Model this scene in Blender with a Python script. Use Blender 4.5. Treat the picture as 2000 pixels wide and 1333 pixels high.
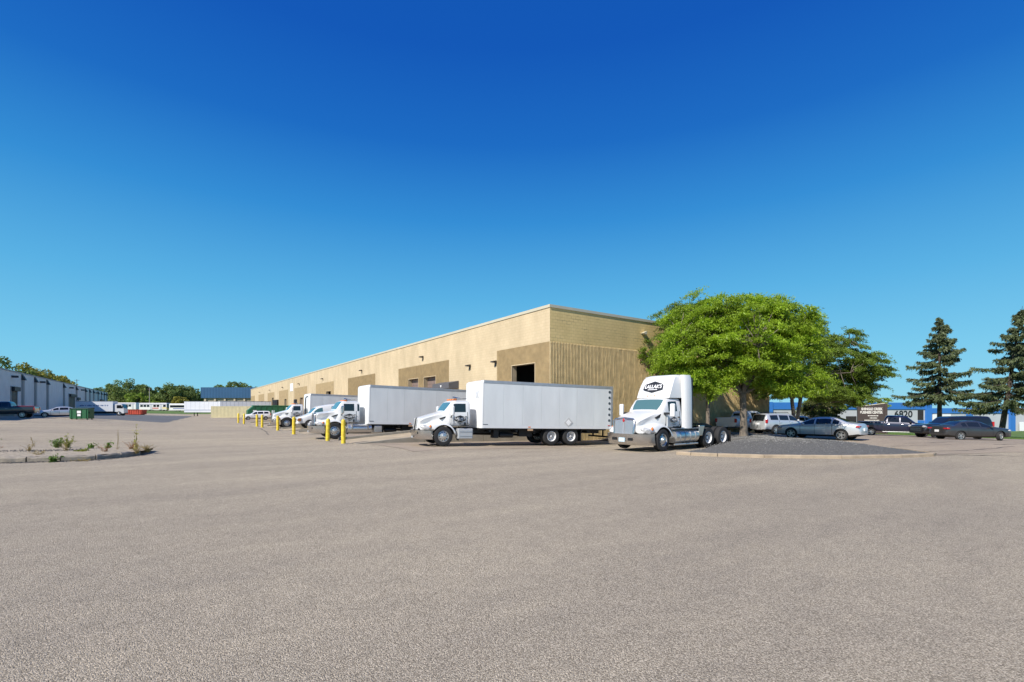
import bpy, bmesh, math, random
import numpy as np
from mathutils import Vector, Matrix, Euler
R_ = math.radians
rnd = random.Random(7)
for o in list(bpy.data.objects):
    bpy.data.objects.remove(o)
scn = bpy.context.scene
COL = scn.collection

# ------------------------------------------------------------------ camera, sky, sun, exposure
# x runs along the short front of the warehouse, y along its dock side, metres, camera above the origin
CAMH = 1.9
CAM_YAW = math.atan2(648, 939)
cam = bpy.data.cameras.new('camera'); camo = bpy.data.objects.new('camera', cam); COL.objects.link(camo)
cam.sensor_width = 36.0; cam.lens = 939 / 2000 * 36; cam.shift_y = 0.0667
cam.clip_end = 9000; cam.clip_start = 0.1
camo.location = (0, 0, CAMH); camo.rotation_euler = (R_(90), 0, -CAM_YAW)
scn.camera = camo

SUN_EL = 40.0
SUN_TRAVEL = 15.0            # direction sunlight travels, degrees from +x towards +y
wd = bpy.data.worlds.new('World'); scn.world = wd; wd.use_nodes = True
nt = wd.node_tree; bg = nt.nodes['Background']
sky = nt.nodes.new('ShaderNodeTexSky'); sky.sky_type = 'NISHITA'; sky.sun_disc = False
sky.sun_elevation = R_(SUN_EL)
tv = (math.cos(R_(SUN_TRAVEL)), math.sin(R_(SUN_TRAVEL)))
sky.sun_rotation = math.atan2(-tv[0], -tv[1])
sky.air_density = 1.0; sky.dust_density = 0.0; sky.ozone_density = 3.0
# deepen the clear blue evenly from horizon to zenith
tc = nt.nodes.new('ShaderNodeTexCoord'); sp = nt.nodes.new('ShaderNodeSeparateXYZ')
rp = nt.nodes.new('ShaderNodeValToRGB'); mx = nt.nodes.new('ShaderNodeMix'); mx.data_type = 'RGBA'
nt.links.new(tc.outputs['Generated'], sp.inputs[0]); nt.links.new(sp.outputs['Z'], rp.inputs[0])
el = rp.color_ramp.elements
SKY = [(0.0, (2.15, 5.35, 6.9)), (0.10, (1.5, 4.75, 6.85)), (0.22, (0.78, 3.6, 6.35)), (0.36, (0.24, 2.2, 5.5)),
       (0.48, (0.06, 1.2, 4.55)), (0.60, (0.02, 0.78, 3.95)), (1.0, (0.02, 0.55, 3.1))]
while len(el) < len(SKY): el.new(0.5)
for e, (p, c) in zip(el, SKY):
    e.position = p; e.color = (*c, 1)
mx.inputs[0].default_value = 0.95
nt.links.new(sky.outputs[0], mx.inputs['A']); nt.links.new(rp.outputs[0], mx.inputs['B'])
nt.links.new(mx.outputs['Result'], bg.inputs['Color'])
bg.inputs['Strength'].default_value = 0.1
sun = bpy.data.lights.new('sun', 'SUN'); suno = bpy.data.objects.new('sun', sun); COL.objects.link(suno)
sun.energy = 5.0; sun.angle = R_(0.55); sun.color = (1.0, 0.94, 0.85)
ce = math.cos(R_(SUN_EL))
suno.rotation_euler = Vector((tv[0] * ce, tv[1] * ce, -math.sin(R_(SUN_EL)))).to_track_quat('-Z', 'Y').to_euler()
suno.location = (-40, -10, 60)
scn.view_settings.view_transform = 'Standard'; scn.view_settings.look = 'None'
scn.view_settings.exposure = 0.3; scn.view_settings.gamma = 1.0
scn.cycles.max_bounces = 6

# ------------------------------------------------------------------ materials
MATS = {}
def mat(name, col, rough=0.6, metal=0.0, var=0.0, vscale=4.0, bump=0.0, bscale=40.0, coat=0.0, spec=0.5, trans=0.0, stretch=(1, 1, 1)):
    if name in MATS: return MATS[name]
    m = bpy.data.materials.new(name); m.use_nodes = True
    n = m.node_tree.nodes; l = m.node_tree.links; b = n['Principled BSDF']
    b.inputs['Base Color'].default_value = (*col, 1); b.inputs['Roughness'].default_value = rough
    b.inputs['Metallic'].default_value = metal; b.inputs['Coat Weight'].default_value = coat
    b.inputs['Coat Roughness'].default_value = 0.06
    b.inputs['Specular IOR Level'].default_value = spec
    if var or bump:
        t = n.new('ShaderNodeNewGeometry'); mp = n.new('ShaderNodeMapping'); mp.inputs['Scale'].default_value = stretch
        l.new(t.outputs['Position'], mp.inputs[0])
    if var:
        no = n.new('ShaderNodeTexNoise'); no.inputs['Scale'].default_value = vscale; no.inputs['Detail'].default_value = 5
        cr = n.new('ShaderNodeValToRGB'); cr.color_ramp.elements[0].position = 0.3; cr.color_ramp.elements[1].position = 0.72
        cr.color_ramp.elements[0].color = (*[c * (1 - var) for c in col], 1)
        cr.color_ramp.elements[1].color = (*[min(1, c * (1 + var)) for c in col], 1)
        l.new(mp.outputs[0], no.inputs['Vector']); l.new(no.outputs['Fac'], cr.inputs[0]); l.new(cr.outputs[0], b.inputs['Base Color'])
    if bump:
        nb = n.new('ShaderNodeTexNoise'); nb.inputs['Scale'].default_value = bscale; nb.inputs['Detail'].default_value = 3
        bp = n.new('ShaderNodeBump'); bp.inputs['Strength'].default_value = bump; bp.inputs['Distance'].default_value = 0.02
        l.new(mp.outputs[0], nb.inputs['Vector']); l.new(nb.outputs['Fac'], bp.inputs['Height']); l.new(bp.outputs[0], b.inputs['Normal'])
    if trans:
        tr = n.new('ShaderNodeBsdfTranslucent'); ms = n.new('ShaderNodeMixShader'); ms.inputs[0].default_value = trans
        out = n['Material Output']
        l.new(b.outputs[0], ms.inputs[1]); l.new(tr.outputs[0], ms.inputs[2]); l.new(ms.outputs[0], out.inputs[0])
        if var: l.new(cr.outputs[0], tr.inputs[0])
        else: tr.inputs[0].default_value = (*col, 1)
    MATS[name] = m
    return m

def asphalt(name, c0, c1, c2, grain=1.0):
    """aged asphalt: pale stone chips in a darker binder, broad worn bands and patches"""
    m = bpy.data.materials.new(name); m.use_nodes = True
    n = m.node_tree.nodes; l = m.node_tree.links; b = n['Principled BSDF']; b.inputs['Roughness'].default_value = 0.9
    b.inputs['Specular IOR Level'].default_value = 0.25
    g = n.new('ShaderNodeNewGeometry')
    def noise(scale, detail, rough=0.55, st=(1, 1, 1), rot=0.0):
        mp = n.new('ShaderNodeMapping'); mp.inputs['Scale'].default_value = st; mp.inputs['Rotation'].default_value = (0, 0, rot)
        l.new(g.outputs['Position'], mp.inputs[0])
        t = n.new('ShaderNodeTexNoise'); t.inputs['Scale'].default_value = scale; t.inputs['Detail'].default_value = detail
        t.inputs['Roughness'].default_value = rough; l.new(mp.outputs[0], t.inputs['Vector']); return t.outputs['Fac']
    def ramp(src, p0, p1, a, bb):
        r = n.new('ShaderNodeValToRGB'); r.color_ramp.elements[0].position = p0; r.color_ramp.elements[1].position = p1
        r.color_ramp.elements[0].color = (*a, 1); r.color_ramp.elements[1].color = (*bb, 1); l.new(src, r.inputs[0]); return r.outputs[0]
    def mul(a, bb, fac=1.0):
        x = n.new('ShaderNodeMix'); x.data_type = 'RGBA'; x.blend_type = 'MULTIPLY'; x.inputs[0].default_value = fac
        l.new(a, x.inputs['A']); l.new(bb, x.inputs['B']); return x.outputs['Result']
    vo = n.new('ShaderNodeTexVoronoi'); vo.inputs['Scale'].default_value = 105; l.new(g.outputs['Position'], vo.inputs['Vector'])
    sepv = n.new('ShaderNodeSeparateColor'); l.new(vo.outputs['Color'], sepv.inputs[0])
    chips = ramp(sepv.outputs[0], 0.15, 0.95, c0, c1)
    chips2 = ramp(noise(75, 3, 0.7), 0.34, 0.68, (0.58, 0.57, 0.56), (1.26, 1.26, 1.26))
    mid = ramp(noise(2.6, 8, 0.7), 0.3, 0.7, (0.90, 0.90, 0.91), (1.08, 1.075, 1.07))
    bands = ramp(noise(0.42, 6, 0.62, (0.32, 1.25, 1), CAM_YAW), 0.33, 0.68, (0.85, 0.85, 0.87), (1.09, 1.085, 1.07))
    broad = ramp(noise(0.045, 3, 0.5), 0.38, 0.62, (0.90, 0.90, 0.92), (1.06, 1.05, 1.03))
    stain = ramp(noise(0.7, 4, 0.6), 0.64, 0.76, (1.0, 1.0, 1.0), (0.88, 0.88, 0.88))
    res = mul(mul(mul(mul(mul(chips, chips2, grain), mid), bands), broad), stain)
    l.new(res, b.inputs['Base Color'])
    bp = n.new('ShaderNodeBump'); bp.inputs['Strength'].default_value = 0.7 * grain; bp.inputs['Distance'].default_value = 0.012
    l.new(vo.outputs['Distance'], bp.inputs['Height']); bp.invert = True
    l.new(bp.outputs[0], b.inputs['Normal'])
    MATS[name] = m
    return m

def blockwall(name, c0, c1, axis, mortar, wear=0.0):
    """painted concrete block: running bond, recessed joints, weathered paint"""
    m = bpy.data.materials.new(name); m.use_nodes = True
    n = m.node_tree.nodes; l = m.node_tree.links; b = n['Principled BSDF']; b.inputs['Roughness'].default_value = 0.85
    b.inputs['Specular IOR Level'].default_value = 0.2
    g = n.new('ShaderNodeNewGeometry'); s = n.new('ShaderNodeSeparateXYZ'); c = n.new('ShaderNodeCombineXYZ')
    l.new(g.outputs['Position'], s.inputs[0]); l.new(s.outputs[axis], c.inputs[0]); l.new(s.outputs[2], c.inputs[1])
    br = n.new('ShaderNodeTexBrick'); br.inputs['Scale'].default_value = 1.0
    br.inputs['Brick Width'].default_value = 0.4064; br.inputs['Row Height'].default_value = 0.2032
    br.inputs['Mortar Size'].default_value = 0.009; br.inputs['Mortar Smooth'].default_value = 0.3
    br.inputs['Color1'].default_value = (*c0, 1); br.inputs['Color2'].default_value = (*c1, 1); br.inputs['Mortar'].default_value = (*mortar, 1)
    l.new(c.outputs[0], br.inputs['Vector'])
    no = n.new('ShaderNodeTexNoise'); no.inputs['Scale'].default_value = 0.7; no.inputs['Detail'].default_value = 6
    mp = n.new('ShaderNodeMapping'); mp.inputs['Scale'].default_value = (1, 1, 0.45); l.new(g.outputs['Position'], mp.inputs[0]); l.new(mp.outputs[0], no.inputs['Vector'])
    r = n.new('ShaderNodeValToRGB'); r.color_ramp.elements[0].position = 0.3; r.color_ramp.elements[1].position = 0.7
    r.color_ramp.elements[0].color = (0.86, 0.85, 0.83, 1); r.color_ramp.elements[1].color = (1.07, 1.06, 1.05, 1)
    l.new(no.outputs['Fac'], r.inputs[0])
    x = n.new('ShaderNodeMix'); x.data_type = 'RGBA'; x.blend_type = 'MULTIPLY'; x.inputs[0].default_value = 1
    l.new(br.outputs['Color'], x.inputs['A']); l.new(r.outputs[0], x.inputs['B'])
    src = x.outputs['Result']
    if wear:   # open joints where paint has cracked away
        n2 = n.new('ShaderNodeTexNoise'); n2.inputs['Scale'].default_value = 1.1; n2.inputs['Detail'].default_value = 4
        mp2 = n.new('ShaderNodeMapping'); mp2.inputs['Scale'].default_value = (0.7, 1, 3.0); l.new(g.outputs['Position'], mp2.inputs[0]); l.new(mp2.outputs[0], n2.inputs['Vector'])
        r2 = n.new('ShaderNodeValToRGB'); r2.color_ramp.elements[0].position = 0.58; r2.color_ramp.elements[1].position = 0.66
        l.new(n2.outputs['Fac'], r2.inputs[0])
        mu = n.new('ShaderNodeMath'); mu.operation = 'MULTIPLY'; l.new(br.outputs['Fac'], mu.inputs[0]); l.new(r2.outputs[0], mu.inputs[1])
        m2 = n.new('ShaderNodeMath'); m2.operation = 'MULTIPLY'; m2.inputs[1].default_value = wear; l.new(mu.outputs[0], m2.inputs[0])
        y = n.new('ShaderNodeMix'); y.data_type = 'RGBA'; l.new(m2.outputs[0], y.inputs[0]); l.new(src, y.inputs['A']); y.inputs['B'].default_value = (0.09, 0.07, 0.05, 1)
        src = y.outputs['Result']
    l.new(src, b.inputs['Base Color'])
    bp = n.new('ShaderNodeBump'); bp.invert = True; bp.inputs['Strength'].default_value = 0.5; bp.inputs['Distance'].default_value = 0.012
    l.new(br.outputs['Fac'], bp.inputs['Height']); l.new(bp.outputs[0], b.inputs['Normal'])
    MATS[name] = m
    return m

ASPH = asphalt('aged_asphalt', (0.275, 0.232, 0.165), (0.65, 0.56, 0.42), None)
ASPH2 = asphalt('sealed_asphalt', (0.115, 0.122, 0.125), (0.20, 0.205, 0.205), None, 0.5)
LOT = asphalt('lot_asphalt', (0.30, 0.245, 0.18), (0.46, 0.385, 0.295), None, 0.45)
CONC = mat('ramp_concrete', (0.40, 0.325, 0.22), 0.9, var=0.16, vscale=1.2, bump=0.2, bscale=30)
CONCD = mat('grey_concrete', (0.30, 0.275, 0.225), 0.9, var=0.22, vscale=1.5, bump=0.3, bscale=25)
KERB = mat('kerb_concrete', (0.36, 0.285, 0.20), 0.9, var=0.22, vscale=2.5, bump=0.4, bscale=30)
OLDK = mat('old_kerb_concrete', (0.27, 0.235, 0.19), 0.95, var=0.25, vscale=3, bump=0.8, bscale=14)  # dirty concrete, darkened overall to stand in for shade on its front face
MULCH = mat('grey_stone_mulch', (0.12, 0.115, 0.105), 0.95, var=0.45, vscale=16, bump=1.0, bscale=22)
STONE = mat('mulch_stone', (0.21, 0.205, 0.195), 0.9, var=0.75, vscale=11)
GRAVEL = mat('gravel_soil', (0.36, 0.30, 0.22), 0.95, var=0.4, vscale=9, bump=0.9, bscale=24)
DGRAV = mat('dark_gravel', (0.10, 0.095, 0.09), 0.95, var=0.5, vscale=12, bump=1.0, bscale=24)
GRASS = mat('lawn', (0.10, 0.17, 0.03), 0.9, var=0.4, vscale=2.0, bump=0.8, bscale=30)
BLADE = mat('grass_blade', (0.13, 0.22, 0.035), 0.7, var=0.3, vscale=3, trans=0.3)
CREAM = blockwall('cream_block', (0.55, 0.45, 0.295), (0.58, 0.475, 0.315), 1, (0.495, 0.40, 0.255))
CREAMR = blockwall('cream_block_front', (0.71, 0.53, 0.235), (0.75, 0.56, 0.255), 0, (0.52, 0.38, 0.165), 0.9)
TANB = mat('tan_rib_block', (0.36, 0.268, 0.14), 0.9, var=0.14, vscale=2.5, bump=0.5, bscale=18)
RIB = mat('split_rib_block', (0.66, 0.50, 0.25), 0.95, var=0.16, vscale=2.0, bump=0.6, bscale=16)
RIBG = mat('split_rib_groove', (0.36, 0.27, 0.15), 0.95, var=0.25, vscale=5, bump=0.6, bscale=20)
COPING = mat('coping_metal', (0.52, 0.48, 0.36), 0.5, var=0.06, vscale=1)
ROOFM = mat('roof_membrane', (0.35, 0.34, 0.32), 0.9)
DARKIN = mat('dark_interior', (0.03, 0.028, 0.026), 0.9)
DOORB = mat('brown_roll_door', (0.20, 0.145, 0.125), 0.6, var=0.1, vscale=3)
WHITE = mat('white_paint', (0.73, 0.73, 0.72), 0.28, coat=0.5, var=0.03, vscale=1.5)
BOXP = mat('box_side_panel', (0.66, 0.68, 0.685), 0.32, var=0.07, vscale=1.6, stretch=(1, 1, 0.25), coat=0.2)
BOXW = mat('box_front_cap', (0.74, 0.74, 0.73), 0.3, var=0.03, vscale=1)
ALU = mat('aluminium_rail', (0.46, 0.47, 0.49), 0.45, 0.6, var=0.08, vscale=3)
CHROME = mat('chrome', (0.62, 0.60, 0.58), 0.24, 1.0)
POLISH = mat('polished_alloy', (0.66, 0.65, 0.63), 0.36, 0.85)
RIMW = mat('white_steel_rim', (0.70, 0.70, 0.70), 0.4)
GRILLE = mat('grille_mesh', (0.50, 0.51, 0.54), 0.35, 0.7, var=0.06, vscale=20)
GRILLED = mat('dark_grille', (0.14, 0.145, 0.17), 0.4, 0.6)
BLACK = mat('black_frame', (0.012, 0.012, 0.013), 0.55)
TRIM = mat('black_trim', (0.02, 0.02, 0.021), 0.45)
TYRE = mat('tyre_rubber', (0.022, 0.022, 0.023), 0.85, bump=0.2, bscale=60)
GLASS = mat('dark_glass', (0.012, 0.015, 0.017), 0.03, spec=0.6, coat=0.3)
GLASSC = mat('cab_glass', (0.02, 0.03, 0.032), 0.03, spec=0.6)
GLASST = mat('teal_windscreen', (0.075, 0.16, 0.165), 0.04, spec=0.7, coat=0.5)
AMBER = mat('amber_lens', (0.75, 0.22, 0.05), 0.3)
RED = mat('red_lens', (0.45, 0.015, 0.02), 0.2, coat=0.6)
LENS = mat('clear_lens', (0.46, 0.46, 0.46), 0.15, coat=0.8, var=0.45, vscale=9)
YEL = mat('bollard_yellow', (0.72, 0.53, 0.035), 0.55, var=0.28, vscale=7, bump=0.2)
INK = mat('badge_black', (0.018, 0.019, 0.022), 0.45)
LETTER = mat('letter_white', (0.82, 0.82, 0.82), 0.5)
BARK = mat('locust_bark', (0.175, 0.145, 0.115), 0.95, var=0.3, vscale=9, bump=1.0, bscale=26, stretch=(1, 1, 0.3))
SBARK = mat('spruce_bark', (0.075, 0.055, 0.042), 0.95, var=0.3, vscale=8, bump=0.8)
LEAF1 = mat('locust_leaf', (0.30, 0.43, 0.028), 0.5, var=0.35, vscale=0.9, trans=0.5)
LEAF2 = mat('locust_leaf_dark', (0.17, 0.25, 0.026), 0.55, var=0.35, vscale=0.9, trans=0.45)
LEAF3 = mat('olive_leaf', (0.115, 0.135, 0.03), 0.6, var=0.35, vscale=0.9, trans=0.3)
NEEDLE = mat('spruce_needle', (0.092, 0.118, 0.045), 0.6, var=0.5, vscale=0.7, trans=0.15)
FARL = mat('far_leaf', (0.155, 0.215, 0.05), 0.7, var=0.4, vscale=0.25, trans=0.3)
FARL2 = mat('far_leaf_yellow', (0.29, 0.27, 0.04), 0.7, var=0.35, vscale=0.3, trans=0.3)
FARL3 = mat('far_leaf_bright', (0.20, 0.29, 0.035), 0.7, var=0.3, vscale=0.3, trans=0.3)
WEEDG = mat('weed_green', (0.13, 0.22, 0.03), 0.6, trans=0.35)
WEEDY = mat('weed_straw', (0.36, 0.27, 0.10), 0.8, trans=0.3)
WEEDR = mat('weed_rust', (0.28, 0.13, 0.045), 0.8)

# ------------------------------------------------------------------ mesh helpers
class MB:
    def __init__(s): s.v = []; s.f = []
    def add(s, vs, fs):
        k = len(s.v); s.v += [tuple(p) for p in vs]; s.f += [tuple(i + k for i in f) for f in fs]; return s
    def box(s, x0, x1, y0, y1, z0, z1, M=None):
        if x0 > x1: x0, x1 = x1, x0
        if y0 > y1: y0, y1 = y1, y0
        if z0 > z1: z0, z1 = z1, z0
        v = [Vector(p) for p in ((x0, y0, z0), (x1, y0, z0), (x1, y1, z0), (x0, y1, z0), (x0, y0, z1), (x1, y0, z1), (x1, y1, z1), (x0, y1, z1))]
        if M: v = [M @ p for p in v]
        return s.add(v, [(0, 3, 2, 1), (4, 5, 6, 7), (0, 1, 5, 4), (1, 2, 6, 5), (2, 3, 7, 6), (3, 0, 4, 7)])
    def prism(s, poly, a0, a1, axis='y'):
        n = len(poly)
        def pt(p, a):
            return {'y': (p[0], a, p[1]), 'x': (a, p[0], p[1]), 'z': (p[0], p[1], a)}[axis]
        vs = [pt(p, a0) for p in poly] + [pt(p, a1) for p in poly]
        fs = [tuple(range(n)), tuple(range(2 * n - 1, n - 1, -1))] + [(i, n + i, n + (i + 1) % n, (i + 1) % n) for i in range(n)]
        return s.add(vs, fs)
    def tube(s, pts, rad, seg=8, cap=True):
        pts = [Vector(p) for p in pts]; n = len(pts)
        rads = rad if isinstance(rad, (list, tuple)) else [rad] * n
        k = len(s.v); up = None
        for i, p in enumerate(pts):
            d = (pts[min(i + 1, n - 1)] - pts[max(i - 1, 0)]).normalized()
            if up is None: up = d.orthogonal().normalized()
            a = (up - d * up.dot(d)); a = a.normalized() if a.length > 1e-6 else d.orthogonal().normalized(); up = a; b = d.cross(a)
            for j in range(seg):
                t = 2 * math.pi * j / seg; s.v.append(tuple(p + (a * math.cos(t) + b * math.sin(t)) * rads[i]))
        for i in range(n - 1):
            for j in range(seg):
                s.f.append((k + i * seg + j, k + i * seg + (j + 1) % seg, k + (i + 1) * seg + (j + 1) % seg, k + (i + 1) * seg + j))
        if cap:
            s.f.append(tuple(k + j for j in reversed(range(seg)))); s.f.append(tuple(k + (n - 1) * seg + j for j in range(seg)))
        return s
    def lathe(s, prof, seg=24, c=(0, 0, 0)):     # prof (radius, y); spins about the y axis
        k = len(s.v); m = len(prof)
        for j in range(seg):
            t = 2 * math.pi * j / seg
            for r, y in prof: s.v.append((c[0] + r * math.cos(t), c[1] + y, c[2] + r * math.sin(t)))
        for j in range(seg):
            j2 = (j + 1) % seg
            for i in range(m - 1): s.f.append((k + j * m + i, k + j * m + i + 1, k + j2 * m + i + 1, k + j2 * m + i))
        return s
    def rings(s, rings, closed=True, cap=True):
        k = len(s.v); n = len(rings[0])
        for r in rings: s.v += [tuple(p) for p in r]
        for i in range(len(rings) - 1):
            for j in range(n if closed else n - 1):
                s.f.append((k + i * n + j, k + i * n + (j + 1) % n, k + (i + 1) * n + (j + 1) % n, k + (i + 1) * n + j))
        if cap and closed:
            s.f.append(tuple(k + j for j in reversed(range(n)))); s.f.append(tuple(k + (len(rings) - 1) * n + j for j in range(n)))
        return s
    def mesh(s, name, m, smooth=None):
        me = bpy.data.meshes.new(name); me.from_pydata(s.v, [], s.f)
        bm = bmesh.new(); bm.from_mesh(me); bmesh.ops.recalc_face_normals(bm, faces=bm.faces); bm.to_mesh(me); bm.free()
        me.materials.append(m)
        if smooth is not None:
            me.polygons.foreach_set('use_smooth', [True] * len(me.polygons)); me.set_sharp_from_angle(angle=R_(smooth))
        return me
    def build(s, name, m, parent=None, smooth=None, bevel=0.0, segs=2):
        return link(name, s.mesh(name, m, smooth), parent, bevel, segs)
def link(name, me, parent=None, bevel=0.0, segs=2, loc=None, rot=None):
    o = bpy.data.objects.new(name, me); COL.objects.link(o)
    if parent: o.parent = parent
    if loc: o.location = loc
    if rot: o.rotation_euler = rot
    if bevel:
        b = o.modifiers.new('bevel', 'BEVEL'); b.width = bevel; b.segments = segs; b.limit_method = 'ANGLE'; b.angle_limit = R_(35)
    return o
def tag(o, label, cat=None, group=None, kind=None):
    if label: o['label'] = label
    if cat: o['category'] = cat
    if group: o['group'] = group
    if kind: o['kind'] = kind
    return o
def empty(name, loc=(0, 0, 0), yaw=0.0, pitch=0.0):
    o = bpy.data.objects.new(name, None); COL.objects.link(o); o.location = loc; o.rotation_euler = (0, R_(pitch), R_(yaw)); o.empty_display_size = 0.3
    return o
def struct(o): o['kind'] = 'structure'; return o
def lerp(a, b, t): return a + (b - a) * t
def interp(tab, x):
    tab = sorted(tab)
    if x <= tab[0][0]: return tab[0][1]
    for (a, b), (c, d) in zip(tab, tab[1:]):
        if x <= c: return lerp(b, d, (x - a) / (c - a) if c > a else 0)
    return tab[-1][1]
def sst(a, b, x):
    t = max(0, min(1, (x - a) / (b - a))); return t * t * (3 - 2 * t)
def text(parent, body, size, origin, right, up, m, name='lettering', bold=0.0, sx=1.0, ext=0.002):
    cu = bpy.data.curves.new(name, 'FONT'); cu.body = body; cu.size = size; cu.align_x = 'CENTER'; cu.align_y = 'CENTER'
    cu.offset = bold; cu.extrude = ext; cu.materials.append(m)
    t = bpy.data.objects.new('tmp', cu); COL.objects.link(t)
    me = bpy.data.meshes.new_from_object(t.evaluated_get(bpy.context.evaluated_depsgraph_get())); bpy.data.objects.remove(t)
    o = link(name, me, parent)
    X = Vector(right).normalized(); Y = Vector(up).normalized(); Z = X.cross(Y); Y = Z.cross(X)
    M = Matrix.Identity(4)
    for i in range(3): M[i][0] = X[i] * sx; M[i][1] = Y[i]; M[i][2] = Z[i]; M[i][3] = origin[i]
    o.matrix_local = M
    return o

RX, RY, FX, FY = math.cos(CAM_YAW), -math.sin(CAM_YAW), math.sin(CAM_YAW), math.cos(CAM_YAW)
def pz(px, Z):
    s = (px - 1000) / 939; return Z * (FX + RX * s), Z * (FY + RY * s)
# ------------------------------------------------------------------ terrain
def g(x, y):
    z = 0.0
    if x < 6: z += 0.9 * sst(6, -17, x) * sst(26, 78, y) * lerp(1, 0.5, sst(100, 150, y))
    if 9 < x: z -= 0.025 * (min(x, 20.3) - 9) * sst(15, 20, y) * (1 - sst(24.5, 30, x))
    if x > 37: z -= 0.032 * (min(x, 92) - 37)
    z += 1.0 * sst(172, 196, y - 0.15 * x) * sst(25, 5, x)
    return z
def axis_list(lo, hi, step):
    n = int(round((hi - lo) / step)); return [-4000, -1500, -600, -250, lo - 40] + [lo + step * i for i in range(n + 1)] + [hi + 40, hi + 300, 1500, 4000]
xs = axis_list(-60, 130, 2.0); ys = axis_list(-30, 240, 2.0)
mb = MB(); mb.v = [(x, y, g(x, y)) for y in ys for x in xs]
nx = len(xs); mb.f = [(j * nx + i, j * nx + i + 1, (j + 1) * nx + i + 1, (j + 1) * nx + i) for j in range(len(ys) - 1) for i in range(nx - 1)]
GROUND = struct(mb.build('ground', ASPH, smooth=60)); GROUND['label'] = 'aged pale grey asphalt yard covering the ground'
def sheet(name, quad, n, m_, mt, dz, parent=None):
    a, b, c, d = [Vector(p) for p in quad]; mb = MB()
    for j in range(m_ + 1):
        for i in range(n + 1):
            p = a.lerp(b, i / n).lerp(d.lerp(c, i / n), j / m_)
            if i in (0, n) or j in (0, m_): p += Vector((math.sin(i * 2.3 + j * 1.7) + math.sin(j * .9 + i * .7), math.sin(i * 1.9 + j * 2.9) + math.sin(i * .8))) * .16
            mb.v.append((p.x, p.y, g(p.x, p.y) + dz))
    mb.f = [(j * (n + 1) + i, j * (n + 1) + i + 1, (j + 1) * (n + 1) + i + 1, (j + 1) * (n + 1) + i) for j in range(m_) for i in range(n)]
    return struct(mb.build(name, mt, parent, smooth=60))
tag(sheet('sealed_pavement', ((-19.8, 96), (-1.5, 74), (3.0, 160), (-19.8, 172)), 16, 40, ASPH2, 0.012), 'dark sealed asphalt patch in front of the grey dock building')
tag(sheet('lot_pavement', ((25.7, 6.3), (62, -5.0), (62, 24.5), (33.4, 24.5)), 34, 28, LOT, 0.008), 'tan asphalt of the car park beyond the tree island')
tag(sheet('dock_apron', ((8.6, 20.3), (20.2, 20.3), (20.2, 186), (8.6, 186)), 10, 84, LOT, 0.006), 'tan apron along the truck docks')
tag(sheet('lawn', ((62.05, -22), (125, -60), (125, 60), (62.05, 40)), 30, 40, GRASS, 0.02), 'mown lawn beyond the car park')
tag(sheet('grass_bank', ((-70, 170), (24, 186), (24, 260), (-70, 260)), 46, 46, GRASS, 0.03), 'grass bank below the parked buses')
nb = 9000; mb = MB(); rs = random.Random(3)
for i in range(nb):
    x = 62.1 + abs(rs.gauss(0, 7)); y = rs.uniform(-12, 26); z = g(x, y) + 0.015; a = rs.uniform(0, 6.28); h = rs.uniform(0.05, 0.14); w = 0.02
    dx, dy = math.cos(a) * w, math.sin(a) * w
    mb.add([(x - dx, y - dy, z), (x + dx, y + dy, z), (x + rs.uniform(-.04, .04), y + rs.uniform(-.04, .04), z + h)], [(0, 1, 2)])
tag(mb.build('grass', BLADE), 'short green grass at the edge of the car park', 'grass', kind='stuff')
TAR = mat('tar_crack_filler', (0.05, 0.047, 0.044), 0.9)
def crack(pts, w, seed):
    r = random.Random(seed); mb = MB(); P = []
    for (a, b) in zip(pts, pts[1:]):
        for k in range(8):
            t = k / 8; P.append((lerp(a[0], b[0], t) + r.uniform(-.08, .08), lerp(a[1], b[1], t) + r.uniform(-.08, .08)))
    P.append(pts[-1]); L = []
    for i, p in enumerate(P):
        q = P[min(i + 1, len(P) - 1)]; o = P[max(i - 1, 0)]; d = Vector((q[0] - o[0], q[1] - o[1])).normalized(); ww = w * r.uniform(0.25, 1.2)
        L.append(((p[0] - d.y * ww, p[1] + d.x * ww), (p[0] + d.y * ww, p[1] - d.x * ww)))
    for a, b in L: mb.v += [(a[0], a[1], g(*a) + 0.014), (b[0], b[1], g(*b) + 0.014)]
    mb.f = [(2 * i, 2 * i + 1, 2 * i + 3, 2 * i + 2) for i in range(len(L) - 1)]
    mb.build('crack', TAR, GROUND)
for k, (pts, w) in enumerate([([(27, 7.4), (30, 6.2), (35, 5.6)], .05), ([(33, 9.6), (37, 8.4), (43, 6.0)], .05), ([(36, 6.5), (38.5, 5.2)], .09), ([(30, 9.2), (34, 7.8)], .04),
                              ([(25.8, 6.5), (27.5, 5.0), (28, 3)], .05), ([(40.5, 5.5), (46, 3.4)], .06), ([(14, 20.4), (18, 18.9), (21, 18.0)], .03), ([(12.5, 17.8), (15, 17.4)], .025),
                              ([(5.5, 40), (6.5, 52), (6.2, 60)], .05), ([(4, 29), (7.5, 28.3), (10, 25)], .03), ([(-14, 52), (-6, 47), (0, 44)], .05), ([(-9, 40), (-2, 37)], .04)]): crack(pts, w, k)

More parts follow.
